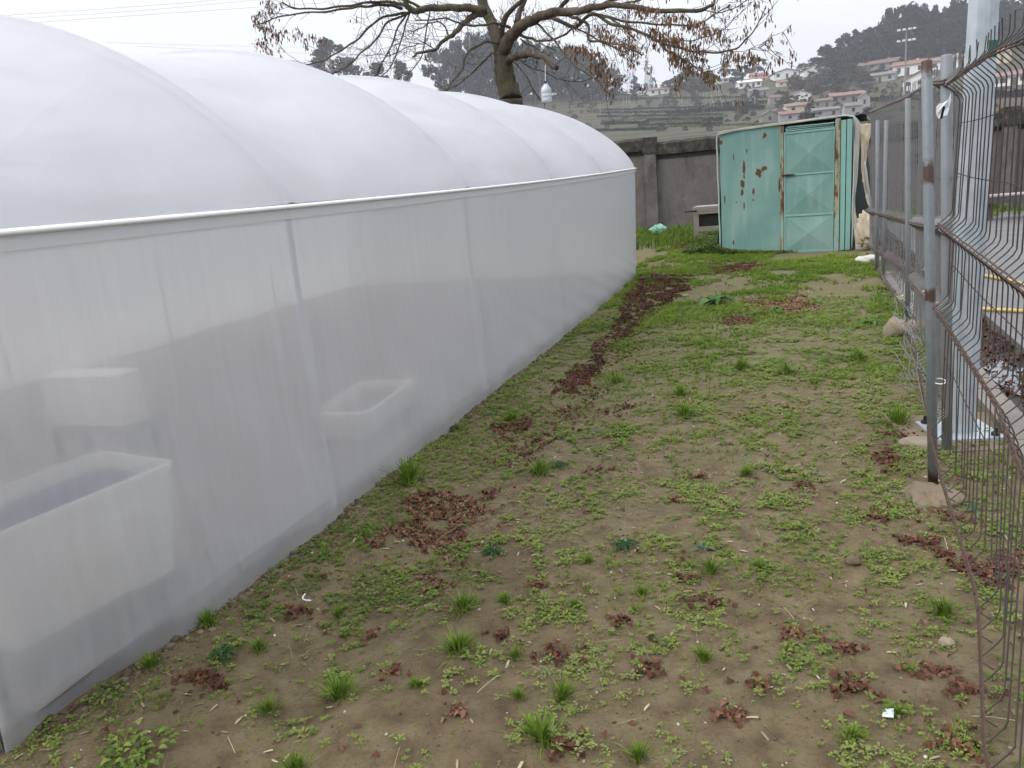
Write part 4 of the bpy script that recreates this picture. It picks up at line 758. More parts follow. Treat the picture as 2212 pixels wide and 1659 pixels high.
p = gp(1905, 1555); tag(mesh('plastic_scrap', [(p[0], p[1], .012), (p[0]+.03, p[1]-.003, .016), (p[0]+.034, p[1]+.03, .022), (p[0]+.008, p[1]+.035, .012), (p[0], p[1], .010), (p[0]+.03, p[1]-.003, .014), (p[0]+.034, p[1]+.03, .020), (p[0]+.008, p[1]+.035, .010)], [(0, 1, 2, 3), (7, 6, 5, 4), (0, 4, 5, 1), (1, 5, 6, 2), (2, 6, 7, 3), (3, 7, 4, 0)], simple('bluish_plastic', (.55, .60, .66), .3)), 'flat bluish plastic scrap on bare soil at lower right', 'plastic scrap')

# ------------------------------------------------------------------ the big bare tree behind the greenhouse
t = NT('bark'); n1 = t.noise(1, 7, co=t.co('Object', (9, 9, 3)), rough=.7); n2 = t.noise(2.5, 5); c = t.ramp(n1, (.3, (.035, .028, .022)), (.7, (.13, .105, .08))); c = t.mix(t.ramp(n2, (.5, 0.), (.68, .6)), c, (.12, .125, .05))
TBARK = t.done(t.pbr(c, .95, normal=t.bump(n1, .02, .8), spec=.15)); TY0 = 15.5
LIMBS = [  # (points px, y-offset at tip, r0, r1)
 ([(1104,300),(1106,250),(1103,212),(1093,176),(1088,140),(1085,112)], 0, .26, .175),
 ([(1087,130),(1078,95),(1060,50),(1043,0),(1030,-60),(1020,-140)], .5, .14, .075),
 ([(1088,112),(1104,78),(1123,59),(1145,46),(1167,35),(1208,26),(1249,24),(1290,15),(1334,10),(1407,22),(1506,22),(1542,10)], -1.6, .135, .024),
 ([(1050,22),(1032,20),(1000,17),(959,16),(915,20),(895,24),(880,10),(872,-30)], -1.2, .085, .05),
 ([(900,24),(870,10),(813,3),(760,12),(696,18),(637,18),(608,3)], -2.2, .045, .012), ([(870,18),(830,10),(790,14),(751,18),(690,26),(614,34),(549,54)], -2.6, .045, .010),
 ([(883,28),(836,34),(798,59),(763,91),(725,117),(684,135),(637,144)], -1.8, .036, .011), ([(883,28),(842,47),(813,82),(783,114),(754,138),(719,161)], -2.3, .032, .012),
 ([(883,26),(857,67),(836,117),(822,146),(803,176)], -.8, .026, .010), ([(886,28),(874,56),(863,103),(842,144),(810,180)], .4, .026, .010), ([(928,24),(920,73),(912,117),(889,152),(857,173)], 1.0, .022, .008),
 ([(1045,28),(1021,34),(1005,48),(989,64),(975,77),(959,88),(936,108),(907,114),(889,123)], -1.4, .075, .018), ([(970,76),(953,50),(930,50),(905,62),(889,70)], -.6, .022, .008),
 ([(936,108),(925,97),(905,95),(880,103),(850,118),(820,118),(780,120)], -1.0, .016, .006),
 ([(1080,95),(1050,91),(1015,108),(1003,135),(994,155),(975,182),(955,207)], -1.5, .035, .012), ([(1085,112),(1059,117),(1033,146),(997,176),(945,205)], .9, .032, .010),
 ([(1170,36),(1200,41),(1240,58),(1278,30),(1319,50),(1378,67),(1436,94),(1495,110),(1553,113),(1597,100),(1627,67),(1656,12)], -2.4, .055, .008),
 ([(1249,24),(1290,31),(1354,46),(1421,53),(1495,53),(1530,41),(1577,9)], .9, .04, .010), ([(1140,48),(1158,50),(1190,79),(1219,117),(1255,152),(1290,173),(1312,200)], -1.8, .032, .011),
 ([(1093,140),(1101,129),(1120,121),(1143,116),(1172,123),(1190,138),(1202,148)], -1.3, .085, .045), ([(1110,72),(1123,76),(1149,84),(1172,89),(1213,78),(1243,59)], -.8, .045, .015),
 ([(1215,28),(1231,34),(1250,42),(1269,53),(1272,85),(1307,91),(1348,100),(1386,119)], -1.4, .05, .014), ([(1200,40),(1235,56),(1290,85),(1330,105),(1360,118)], .8, .03, .01),
 ([(1300,34),(1325,44),(1354,67),(1372,88)], -.5, .026, .009), ([(1400,78),(1421,88),(1451,117),(1483,132),(1518,155),(1540,160)], -2.6, .022, .007), ([(1460,90),(1506,85),(1553,70),(1583,44)], -1.5, .014, .006),
 ([(1112,120),(1140,142),(1172,155),(1231,176),(1278,170),(1307,155)], -1.0, .018, .007), ([(1105,130),(1117,140),(1143,176),(1167,217)], .6, .018, .009), ([(1117,50),(1124,20),(1140,-10),(1155,-60)], .4, .07, .03), ([(1088,100),(1085,60),(1100,25),(1128,0),(1140,-40)], -.4, .07, .03),
 ([(1334,12),(1380,0),(1420,-25)], .3, .03, .012), ([(1506,22),(1560,26),(1600,10),(1640,-20)], -1.9, .014, .006), ([(1100,60),(1070,50),(1040,55),(1000,52),(960,40),(900,45)], -2.0, .04, .012), ([(1530,110),(1580,112),(1630,105),(1660,95)], -2.6, .008, .004),
 ([(1125,85),(1150,100),(1170,95),(1200,110)], 1.2, .02, .01), ([(1208,26),(1220,5),(1250,-20),(1290,-60)], -.5, .06, .03), ([(1290,15),(1340,-5),(1400,-15),(1480,-10)], -1.5, .04, .012), ([(915,20),(860,-5),(780,-20),(700,-15)], -1.5, .04, .012)]
def limb3(pts, dy):
    out = []; n = len(pts); x0 = pts[0][0]
    for i, (x, y) in enumerate(pts):
        # limbs start at the depth reached by whatever they spring from (grows away from the bole) and drift on
        base = -.9*min(1, abs(x0-1095)/220)*(1 if dy < 0 else -1)*.6; out.append(aty(x, y, TY0+base*(1-i/(n-1))+dy*(i/(n-1))))
    return out
tb = (limb3(LIMBS[0][0], 0)[1])
tree = empty('bare_tree', (float(tb[0]), TY0, 0), label='large bare mossy-barked tree with drooping twigs behind the greenhouse', cat='tree')
def tl(o): o.location = (-float(tb[0]), -TY0, 0); return o
random.seed(21); clus = []
def twigs(m, C, r0, r1, dens, L0, depth=0):
    n = len(C)
    for i in range(2, n-1):
        q = i/(n-1)
        for _ in range(np.random.default_rng(i*7+n).poisson(dens)):
            a = random.uniform(0, 2*pi); t_ = C[min(i+1, n-1)]-C[i-1]; t_ = t_/(np.linalg.norm(t_)+1e-9); side = np.array([cos(a)*.8, sin(a)*.7, random.choice((-1, 1, 1))*random.uniform(.25, 1.0)]); d = t_*random.uniform(.5, 1.3)+side; d /= np.linalg.norm(d)
            l = L0*random.uniform(.3, 1.1); p = C[i]; q1 = p+d*l*.5; q2 = q1+(d+np.array([0, 0, random.uniform(-.5, .25)]))*l*.5; q3 = q2+(d*.6+np.array([random.uniform(-.3, .3), 0, random.uniform(-.35, .45)]))*l*.5
            m.tube([p, q1, q2, q3], [.006, .005, .0035, .002], 3, cap=False)
            if depth == 0 and l > .3:
                twigs(m, np.array([p, q1, (q1+q2)/2, q2, q3]), .004, .002, .8, l*.5, 1)
            clus.append((q2, q, q3))
for k, (pts, dy, r0, r1) in enumerate(LIMBS):
    P3 = limb3(pts, dy)
    if k == 0: P3 = [np.array([P3[0][0]+.02, TY0, -.1])]+P3[1:]; 
    C = np.array(spline(P3, 5)); C = C+np.array([[.010*sin(i*.7+k), .03*sin(i*.6+k*2), .009*sin(i*1.3+k)] for i in range(len(C))])*(1 if k else .3)
    n = len(C); rad = (1 if r0 > .06 else .78)*r0+(r1-r0*(1 if r0 > .06 else .78))*np.linspace(0, 1, n)**.8
    if k == 0: rad[:4] *= 1.15
    m = MB(); m.tube(C, rad*(1+.06*np.sin(np.arange(n)*2.1+k)), 12 if r0 > .1 else 7)
    if k: twigs(m, C, r0, r1, 0.5 if r0 > .05 else .8, .5)
    tl(m.build('trunk' if k == 0 else 'branch', TBARK, tree, True))
# hanging dry seed bunches, thick on the outer twigs of the right and far left side
SEEDM = leafy('dry_seeds', (0, (.05, .027, .018)), (.5, (.15, .085, .052)), (1, (.30, .20, .125)), trans=.25); CC = []
for q2, q, q3 in clus:
    pp = projv(q2); right = np.clip((pp[0]-1230)/200, 0, 1); left = np.clip((760-pp[0])/120, 0, 1)*.8
    pr = .07+.34*max(right, left)*(.35+q)
    if random.random() < pr: CC.append((q2, max(right, left))); 
    if random.random() < pr*.5: CC.append((q3, max(right, left)))
for px0, py0, px1, py1, n_ in ((1440,105,1545,160,46),(1290,55,1360,100,34),(1400,60,1500,95,60),(1480,35,1540,65,34),(1560,112,1640,120,22),(1250,95,1310,122,22),(1270,120,1330,175,20),(545,30,600,70,24),(560,80,585,100,10),(1380,5,1460,40,30),(640,60,690,85,14),(1190,80,1260,105,10)):
    for _ in range(n_): a = random.random(); CC.append((aty(px0+(px1-px0)*a+random.uniform(-14, 14), py0+(py1-py0)*a+random.uniform(-9, 9), TY0-1.6+random.uniform(-1, 1)), 1))
pos = []; 
for c, s in CC:
    for _ in range(random.randint(5, 13) if s > .3 else random.randint(2, 4)): pos.append(c+np.array([random.gauss(0, .035), random.gauss(0, .035), -abs(random.gauss(0, .085))]))
pos = np.array(pos); n = len(pos); seed_v = [(-.006, 0, 0), (.006, 0, 0), (-.013, .004, -.035), (.013, -.003, -.035), (-.004, 0, -.07), (.005, .002, -.07)]
V, Fq, A = scatter(seed_v, [(0, 1, 3, 2), (2, 3, 5, 4)], pos, rng.uniform(0, 6.3, n), rng.uniform(.55, 1.15, n), rng.normal(0, .35, n)); o = tl(mesh('seed_bunches', V, Fq, SEEDM, tree, attr=A)); o['kind'] = 'stuff'
# bottle hanging from the stub
bt = aty(1181, 213, TY0-1.3); bt = bt+np.array([0, 0, .07]); be = empty('plastic_bottle', tuple(bt), label='clear plastic bottle trap hanging on a string from the mossy tree stub', cat='bottle')
t = NT('clear_plastic'); d = t.n('ShaderNodeBsdfDiffuse'); d.inputs[0].default_value = (.75, .79, .86, 1); tr = t.n('ShaderNodeBsdfTransparent'); gl = t.n('ShaderNodeBsdfGlossy'); gl.inputs['Roughness'].default_value = .15
m1 = t.n('ShaderNodeMixShader'); m1.inputs[0].default_value = .52; t.l(tr.outputs[0], m1.inputs[1]); t.l(d.outputs[0], m1.inputs[2]); m2 = t.n('ShaderNodeMixShader'); m2.inputs[0].default_value = .15; t.l(m1.outputs[0], m2.inputs[1]); t.l(gl.outputs[0], m2.inputs[2]); CLEAR = t.done(m2.outputs[0])
m = MB(); R_ = [(-.13, .088), (-.125, .096), (-.07, .096), (-.06, .090), (-.05, .096), (0, .096), (.01, .090), (.02, .096), (.07, .097), (.12, .080), (.16, .045), (.185, .022), (.20, .022)]; m.tube([(0, 0, z) for z, r in R_], [r for z, r in R_], 16); m.build('bottle_body', CLEAR, be, True)
m = MB(); m.tube([(0, 0, .19), (0, 0, .225)], .03, 12); m.build('cap', simple('blue_cap', (.03, .04, .16), .5), be)
m = MB(); top = aty(1178, 140, TY0-1.3)-bt; m.tube([(0, 0, .22), (.006, 0, .35), tuple(top)], .006, 5); m.build('string', WHITEPL, be); m = MB(); m.tube([(.09, -.01, -.02), (.15, -.02, -.01)], .022, 10); m.build('side_spout', CLEAR, be)

# ------------------------------------------------------------------ distant woods
FOL = leafy('far_foliage', (0, (.007, .014, .012)), (.5, (.018, .032, .025)), (1, (.045, .062, .042)), rough=.8, trans=.15); FOLB = leafy('scrub_foliage', (0, (.05, .042, .034)), (.5, (.095, .078, .062)), (1, (.15, .125, .09)), rough=.9, trans=.1)
FBARK = simple('far_bark', (.16, .14, .12), .9)
def crown_mesh(seed, kind):
    r = np.random.default_rng(seed); blobs = []
    if kind == 'euc':
        for k in range(20): h = r.uniform(.40, .97); w_ = .46*sin(pi*min(1, (h-.25)/.80))**.7; a = r.uniform(0, 6.3); q = sqrt(r.random())*w_; blobs.append((q*cos(a), q*sin(a), h-.06, r.uniform(.07, .15)))
    else:
        for k in range(26): h = r.uniform(.10, .93); w_ = .47*sin(pi*min(1, (h+.08)/1.02))**.6; a = r.uniform(0, 6.3); q = sqrt(r.random())*w_; blobs.append((q*cos(a), q*sin(a), h, r.uniform(.09, .17)))
    Vs = []; A = []
    for bx_, by_, bz_, br_ in blobs:
        n = 95; d = r.normal(size=(n, 3)); d /= np.linalg.norm(d, axis=1)[:, None]; p = np.array([bx_, by_, bz_])+d*br_*(r.random(n)[:, None]**.35)*np.array([1, 1, .75])
        for q in p:
            s = r.uniform(.010, .026); a = r.normal(size=3); a /= np.linalg.norm(a); b_ = np.cross(a, r.normal(size=3)); b_ /= np.linalg.norm(b_)
            Vs += [q-a*s-b_*s, q+a*s-b_*s, q+a*s+b_*s, q-a*s+b_*s]
        A += [np.clip(r.normal(.45, .25), 0, 1)]*(4*n)
    V = np.array(Vs); return V, np.arange(len(V)).reshape(-1, 4), np.array(A), blobs
TM = {}
for kd, mt in (('euc', FOL), ('bush', FOL), ('scrub', FOLB)):
    for s in range(3):
        V, Fq, A, bl = crown_mesh(s*7+len(kd), 'euc' if kd == 'euc' else 'bush'); o = mesh('crown', V, Fq, mt, attr=A); cm = o.data; bpy.data.objects.remove(o); m = MB()
        m.tube([(0, 0, -.03), (.01, 0, .3), (-.01, .01, .6), (0, 0, .85)], [.022, .018, .011, .004], 6)
        for bx_, by_, bz_, br_ in bl[:9]: m.tube([(0, 0, max(.12, bz_-.28)), (bx_*.6, by_*.6, bz_-.1), (bx_, by_, bz_)], [.009, .006, .002], 4)
        o = m.build('trunk', FBARK); TM[kd, s] = (cm, o.data); bpy.data.objects.remove(o)
def far_tree(px, base, top, wpx, kd, s, lab, grp=None, name='tree', cat='tree'):
    p = onhill(px, base); d_ = hypot(p[0], p[1]); dd = sqrt(d_*d_); sc = dd/1670*1.06; h = (base-top)*sc; w_ = wpx*sc
    e = empty(name, (p[0], p[1], p[2]-.3), random.uniform(0, 6.3), label=lab, cat=cat, group=grp)
    for me_, nm in zip(TM[kd, s], ('crown', 'trunk')): o = bpy.data.objects.new(nm, me_); COL.objects.link(o); o.parent = e; o.scale = (w_/.94, w_/.94, h)
    return e
random.seed(77)
NAMED = [(722,200,104,100,'bush','dark round tree standing alone left of the bare tree'),(822,205,146,56,'bush','low round tree left of the grove behind the bare tree'),(868,202,143,50,'bush','tree with pointed top in the low grove left of the bare tree'),(955,200,118,66,'euc','airy eucalyptus left of the bare trunk'),
 (1372,190,155,20,'bush','small round bush left of the far white bungalow'),(1412,190,162,14,'scrub','tiny bare tree right behind the far pylon'),(1395,190,170,13,'scrub','tiny bare tree left behind the small pylon'),(1325,200,150,50,'scrub','brownish leafless tree left of the tall pylon'),(1375,195,174,24,'bush','low bush at the foot of the tall pylon'),
 (1630,165,127,46,'euc','tallest eucalyptus above the pink house on the ridge'),(1565,172,137,24,'euc','thin eucalyptus on the ridge above the long white building'),(1600,170,140,40,'euc','middle eucalyptus on the ridge above the long white building'),(1590,185,160,24,'bush','dark bush between the white buildings on the ridge')]
for k, (x, b_, t_, w_, kd, lab) in enumerate(NAMED): far_tree(x, b_, t_, w_, kd, k % 3, lab)
# dense grove behind the bare tree
SIL1 = [(985, 120), (1000, 100), (1040, 92), (1090, 90), (1130, 105), (1180, 118), (1225, 112), (1260, 122), (1290, 135), (1320, 160)]
for k in range(26):
    x = 975+k*13+random.uniform(-6, 6); top = np.interp(x, [a for a, b in SIL1], [b for a, b in SIL1])+random.uniform(0, 34)*(k % 2); far_tree(x, random.uniform(203, 222), top, random.uniform(48, 74), ('bush', 'euc')[k % 3 == 0], k % 3, 'dense dark tree in the grove behind the bare tree trunk', 'grove behind the bare tree')
for k in range(10): x = 1440+k*11+random.uniform(-4, 4); far_tree(x, random.uniform(192, 200), np.interp(x, [1440, 1480, 1545], [172, 148, 166])+random.uniform(0, 12), random.uniform(26, 36), ('scrub', 'bush')[k % 3 == 1], k % 3, 'grey-brown tree of the copse right of the far bungalow', 'copse right of the bungalow')
# eucalyptus wood on the hilltop
SIL2 = [(1800, 98), (1825, 86), (1850, 74), (1885, 66), (1905, 56), (1925, 34), (1950, 26), (1980, 38), (2010, 30), (2045, 28), (2080, 18), (2110, 20), (2145, 8), (2212, 16), (2300, 8)]
for k in range(96):
    row = k//24; x = 1795+(k % 24)*21+random.uniform(-9, 9); sk_y = np.interp(x, [q[0] for q in SK], [q[1] for q in SK]); top = np.interp(x, [a for a, b in SIL2], [b for a, b in SIL2])+random.uniform(0, 14)+row*17
    bs = sk_y+2+row*7; bs = max(bs, top+30); far_tree(x, bs, top, random.uniform(40, 62), 'euc' if k % 4 else 'bush', k % 3, 'tall dark eucalyptus in the dense wood on the hilltop', 'eucalyptus wood on the hilltop')
for k in range(46):    # brown bare scrub below the wood
    x = random.uniform(1690, 1880); y = np.interp(x, [1690, 1790, 1880], [150, 132, 118])+random.uniform(4, 80); far_tree(x, y+8, y-random.uniform(10, 22), random.uniform(22, 38), 'scrub', k % 3, 'brown leafless scrub on the slope below the hilltop wood', 'brown scrub on the slope', 'scrub_bush', 'bush')
for k in range(290):
    x = random.uniform(1180, 2200); y = random.uniform(190, 283); 
    far_tree(x, y, y-random.uniform(5, 13), random.uniform(8, 20), random.choice(('scrub', 'scrub', 'scrub', 'bush')), k % 3, 'low bush on the terraced slope beyond the wall', 'low bushes on the terraces', 'slope_bush', 'bush')
for k, (x, b_, w_, h_) in enumerate(((1755,176,26,18),(1723,180,18,14),(1905,164,26,16),(1918,172,20,12),(1608,246,20,20),(1750,240,14,26),(1500,200,18,20),(1826,247,14,18),(1632,222,20,24),(2010,246,20,14))): far_tree(x, b_, b_-h_, w_, 'bush', k % 3, 'dark green garden bush among the houses on the slope', 'garden bushes among the houses', 'garden_bush', 'bush')

# ------------------------------------------------------------------ houses on the slope
WIN = simple('window_dark', (.03, .035, .04), .3); DOORM = simple('door_brown', (.08, .05, .035), .7)
hm = {}
def hmat(nm, col): 
    if nm not in hm: hm[nm] = simple(nm, col, .9, 0, .18, .5)
    return hm[nm]
WC = {'white': (.72, .71, .68), 'cream': (.55, .48, .36), 'stone': (.25, .235, .22), 'grey': (.34, .33, .33), 'pink': (.55, .33, .27)}; RC = {'red': (.21, .12, .095), 'brown': (.15, .105, .085), 'grey': (.16, .15, .14), 'pinkr': (.22, .125, .115), 'white': (.6, .6, .6), 'orange': (.22, .145, .115)}
def house(x0, x1, yt, yb, wc, rc, gable, nwin, floors, lab, ang=.25, cat='house', name='house', roofh=.28, balc=False):
    cx = (x0+x1)/2; p = onhill(cx, yb); d_ = hypot(p[0], p[1]); sc = d_/1670*1.04; W_ = (x1-x0)*sc*.86; Ht = (yb-yt)*sc*.92; az = atan2(p[0], p[1]); D = W_*(.7 if not gable else .9); rh = Ht*roofh; wh = Ht-rh
    e = empty(name, (p[0], p[1], p[2]), -az+ang, label=lab, cat=cat); wm, rm = hmat('wall_'+wc, WC[wc]), hmat('roof_'+rc, RC[rc]); hw = W_/2; m = MB()
    if gable: V = [(-hw, 0, -2.5), (hw, 0, -2.5), (hw, 0, wh), (0, 0, Ht), (-hw, 0, wh), (-hw, D, -2.5), (hw, D, -2.5), (hw, D, wh), (0, D, Ht), (-hw, D, wh)]; m.add(V, [(0, 1, 2, 3, 4), (9, 8, 7, 6, 5), (1, 6, 7, 2), (5, 0, 4, 9)])
    else: V = [(-hw, 0, -2.5), (hw, 0, -2.5), (hw, 0, wh), (-hw, 0, wh), (-hw, D, -2.5), (hw, D, -2.5), (hw, D, wh), (-hw, D, wh), (-hw, D/2, Ht), (hw, D/2, Ht)]; m.add(V, [(0, 1, 2, 3), (5, 4, 7, 6), (1, 5, 6, 9, 2), (4, 0, 3, 8, 7)])
    m.build('wall', wm, e); m = MB(); o = W_*.05; t_ = max(.25, Ht*.045)
    if gable:
        for s in (-1, 1): m.add([(0, -o, Ht), (s*(hw+o), -o, wh-o*.7), (s*(hw+o), D+o, wh-o*.7), (0, D+o, Ht), (0, -o, Ht+t_), (s*(hw+o), -o, wh-o*.7+t_), (s*(hw+o), D+o, wh-o*.7+t_), (0, D+o, Ht+t_)], [(0, 1, 2, 3), (7, 6, 5, 4), (0, 4, 5, 1), (1, 5, 6, 2), (2, 6, 7, 3)])
    else:
        for y0, y1 in ((-o, D/2), (D+o, D/2)): m.add([(-hw-o, y0, wh-o*.4), (hw+o, y0, wh-o*.4), (hw+o, y1, Ht), (-hw-o, y1, Ht), (-hw-o, y0, wh-o*.4+t_), (hw+o, y0, wh-o*.4+t_), (hw+o, y1, Ht+t_), (-hw-o, y1, Ht+t_)], [(0, 1, 2, 3), (7, 6, 5, 4), (0, 4, 5, 1), (1, 5, 6, 2), (3, 7, 4, 0)])
    rf = m.build('roof', rm, e)
    if Ht > 5: m = MB(); m.box((hw*.4, D*.5, Ht*.85), (hw*.4+W_*.06, D*.5+W_*.06, Ht*1.12)); m.build('chimney', wm, rf)
    fh = wh/floors
    for f_ in range(floors):
        for k in range(nwin):
            x = -hw+W_*(k+.5)/nwin+random.uniform(-.03, .03)*W_; ww, wz = W_*.045+.25, fh*.22
            if f_ == 0 and k == nwin//2 and nwin > 1: m = MB(); m.box((x-ww*.8, -.06, .0), (x+ww*.8, .02, fh*.72)); m.build('door', DOORM, e)
            else: m = MB(); m.box((x-ww, -.05, fh*(f_+.55)-wz), (x+ww, .02, fh*(f_+.55)+wz)); m.build('window', WIN, e)
    if balc: m = MB(); m.box((-hw*.2, -1.3, fh*.98), (hw*.9, -.06, fh*1.04)); m.box((-hw*.2, -1.3, fh*1.04), (hw*.9, -1.22, fh*1.3)); m.build('balcony', hmat('wall_grey', WC['grey']), e)
random.seed(9)
house(1403,1447,190,204,'white','orange',0,3,1,'long white bungalow with orange roof beside the far pylon'); house(1376,1400,197,205,'white','white',0,2,1,'small low white building just left of the orange-roofed bungalow')
house(1550,1607,167,178,'white','white',0,5,1,'long flat white building on the ridge below the eucalyptus'); house(1597,1645,174,190,'white','white',0,4,1,'bright white hall on the ridge right of the long flat building')
house(1625,1660,159,174,'pink','pinkr',0,2,2,'pink house with pink roof on the ridge above the white hall'); house(1673,1725,152,171,'white','brown',1,3,1,'white gabled house with brown roof on the ridge right of the pink one'); house(1681,1709,175,187,'cream','orange',0,2,1,'small cream house with bright orange roof below the gabled house')
house(1738,1778,146,171,'white','brown',1,2,2,'white gabled house with balcony below the hilltop wood', balc=True); house(1778,1803,148,173,'cream','grey',0,1,2,'narrow cream house attached right of the white balcony house')
house(1858,1930,134,160,'stone','brown',0,4,2,'large grey stone house with brown roof below the wood', -.2); house(1874,1928,160,179,'grey','grey',0,3,1,'long low grey farm building below the stone house', -.2)
house(1860,1886,118,140,'cream','brown',0,2,1,'brown-roofed house half lost in trees at the top of the slope'); house(1933,1992,136,162,'white','red',0,3,1,'white house with red hipped roof left of the fence posts', -.1); house(1955,2021,163,208,'white','orange',1,3,2,'tall white gabled house seen behind the fence top', -.1)
house(2016,2078,126,150,'white','orange',0,4,1,'white house with orange roof seen between the post tops', -.1); house(2128,2172,113,138,'cream','orange',0,2,1,'cream house with orange roof right of the mast', -.15); house(2130,2230,160,186,'white','pinkr',0,6,1,'long low white building right of the mast', -.15)
house(1710,1752,199,223,'white','orange',1,2,2,'white two-storey gabled house with orange roof in the middle of the slope', .3); house(1799,1866,201,222,'stone','pinkr',0,4,1,'long house with red roof above the shed'); house(1858,1878,206,232,'grey','grey',1,1,1,'grey gabled barn joined to the right of the long red-roofed house')
house(1620,1661,192,211,'stone','grey',0,2,1,'grey stone barn left of the middle gabled house'); house(1663,1688,208,225,'stone','brown',0,1,1,'little brown-roofed hut left of the middle gabled house'); house(1700,1756,225,243,'cream','orange',0,2,1,'cream building with wide orange roof above the left end of the shed')
house(1647,1680,243,266,'stone','grey',1,1,1,'grey gabled outbuilding nearest the wall above the shed'); house(1667,1700,238,262,'stone','pinkr',1,1,1,'stone shed with pinkish red roof nearest the wall'); house(1686,1727,243,262,'grey','pinkr',0,1,1,'pale shed with pinkish roof beside the stone shed nearest the wall')
house(1756,1797,215,233,'stone','brown',0,2,1,'small stone house with brown roof left of the long red-roofed house'); house(1759,1812,234,251,'grey','grey',0,2,1,'low grey sheds with pale roofs above the middle of the teal shed'); house(1826,1860,226,248,'grey','grey',0,1,1,'dark open-fronted lean-to above the right end of the teal shed'); house(2035,2075,205,226,'grey','brown',0,2,1,'low house seen between the posts and the mast', -.1)

# ------------------------------------------------------------------ pylons, wires, floodlight mast, vine posts
STEEL = simple('pylon_steel', (.30, .31, .33), .6, .3)
def pylon(px, base, top, wpx, lab, name='pylon'):
    p = onhill(px, base); d_ = hypot(p[0], p[1]); sc = d_/1670*1.04; Hh = (base-top)*sc; w0 = wpx*sc; e = empty(name, tuple(p), -atan2(p[0], p[1])+.4, label=lab, cat='pylon'); r = max(.05, d_*.00022); m = MB()
    wz = lambda q: w0*(1-.80*min(1, q/.72))/2 if q < .72 else w0*.10
    L_ = np.linspace(0, 1, 15)
    for sx, sy in ((1, 1), (1, -1), (-1, 1), (-1, -1)): m.tube([(sx*wz(q), sy*wz(q), q*Hh) for q in L_], r, 4)
    m.build('legs', STEEL, e); m = MB()
    for a, b_ in zip(L_[:-1], L_[1:]):
        for (x0, y0), (x1, y1) in (((1, 1), (-1, 1)), ((-1, 1), (-1, -1)), ((-1, -1), (1, -1)), ((1, -1), (1, 1))):
            m.tube([(x0*wz(a), y0*wz(a), a*Hh), (x1*wz(b_), y1*wz(b_), b_*Hh)], r*.55, 3); m.tube([(x1*wz(a), y1*wz(a), a*Hh), (x0*wz(b_), y0*wz(b_), b_*Hh)], r*.55, 3)
    m.build('lattice', STEEL, e); arms = []
    for q, l in ((.76, .19), (.86, .16), (.95, .13)):
        m = MB(); a = l*Hh
        for s in (-1, 1): m.tube([(0, 0, q*Hh+.02*Hh), (s*a, 0, q*Hh)], r*.8, 4); m.tube([(0, 0, q*Hh-.01*Hh), (s*a, 0, q*Hh)], r*.8, 4); m.tube([(s*a, 0, q*Hh), (s*a, 0, q*Hh-.03*Hh)], r, 4)
        m.build('cross_arm', STEEL, e)
    return e
P1 = pylon(1365, 196, 20, 15, 'tall lattice pylon rising behind the bare tree branches'); P2 = pylon(1398, 188, 128, 12, 'smaller faraway lattice pylon right of the tall one'); P3 = pylon(1407, 188, 142, 8, 'faintest small lattice pylon just right of the other two')
def wire(pts, lab): 
    m = MB(); m.tube(spline([tuple(p) for p in pts], 10), .035, 4); tag(m.build('power_line', simple('cable', (.16, .16, .17), .7)), lab, 'power line')
def far(px, py, d): v = ray(px, py); return CP+v*d
wire([far(-60, 38, 260), far(350, 10, 250), far(620, -14, 245)], 'uppermost thin power line across the upper left sky'); wire([far(-60, 46, 260), far(300, 23, 250), far(640, -8, 245)], 'second thin power line across the upper left sky'); wire([far(-60, 58, 258), far(300, 33, 250), far(700, 6, 240)], 'third thin power line across the upper left sky')
wire([far(230, 92, 300), far(500, 99, 320), far(900, 106, 340)], 'faint power line just above the greenhouse roof'); wire([far(300, 100, 300), far(500, 109, 320), far(900, 124, 340)], 'lowest faint power line above the greenhouse roof')
p = onhill(1955, 165); d_ = hypot(p[0], p[1])*.62; az = atan2(p[0], p[1]); q = np.array([d_*sin(az), d_*cos(az)]); zb = float(hz(*q)); sc = d_/1670*1.04; tp = atan2(1, 1)
dd = ray(1966, 62); zt = H+d_*dd[2]/hypot(dd[0], dd[1]); fm = empty('floodlight_mast', (q[0], q[1], zb), -az, label='tall pale floodlight mast with two rows of lamps in front of the wood', cat='mast'); hh = zt-zb
m = MB(); m.tube([(0, 0, -.2), (0, 0, hh*.6), (0, 0, hh)], [.32, .26, .2], 10); m.build('pole', hmat('wall_stone', WC['stone']), fm)
for z in (hh-.4, hh-4.0*sc*5):
    m = MB(); m.box((-13*sc, -.1, z), (13*sc, .1, z+.15)); m.build('bracket', hmat('wall_grey', WC['grey']), fm)
    for s in (-12, -4, 5, 12): m = MB(); m.box((s*sc-2.6*sc, -.5, z+.15), (s*sc+2.6*sc, .1, z+.15+3*sc), jit=.05); m.build('lamp', simple('lamp_glass', (.75, .76, .78), .3), fm)
p = onhill(1947, 190); 
VP = simple('vine_post', (.42, .38, .33), .9); m = MB(); m.tube([(0, 0, -.2), (.01, 0, .5), (-.02, 0, 1)], [.034, .03, .025], 5); m.tube([(0, 0, .98), (.12, 0, 1.05)], .02, 4); m.tube([(0, 0, .92), (-.10, .03, 1.03)], .018, 4); o = m.build('vine_post', VP); vm = o.data; bpy.data.objects.remove(o); random.seed(3)
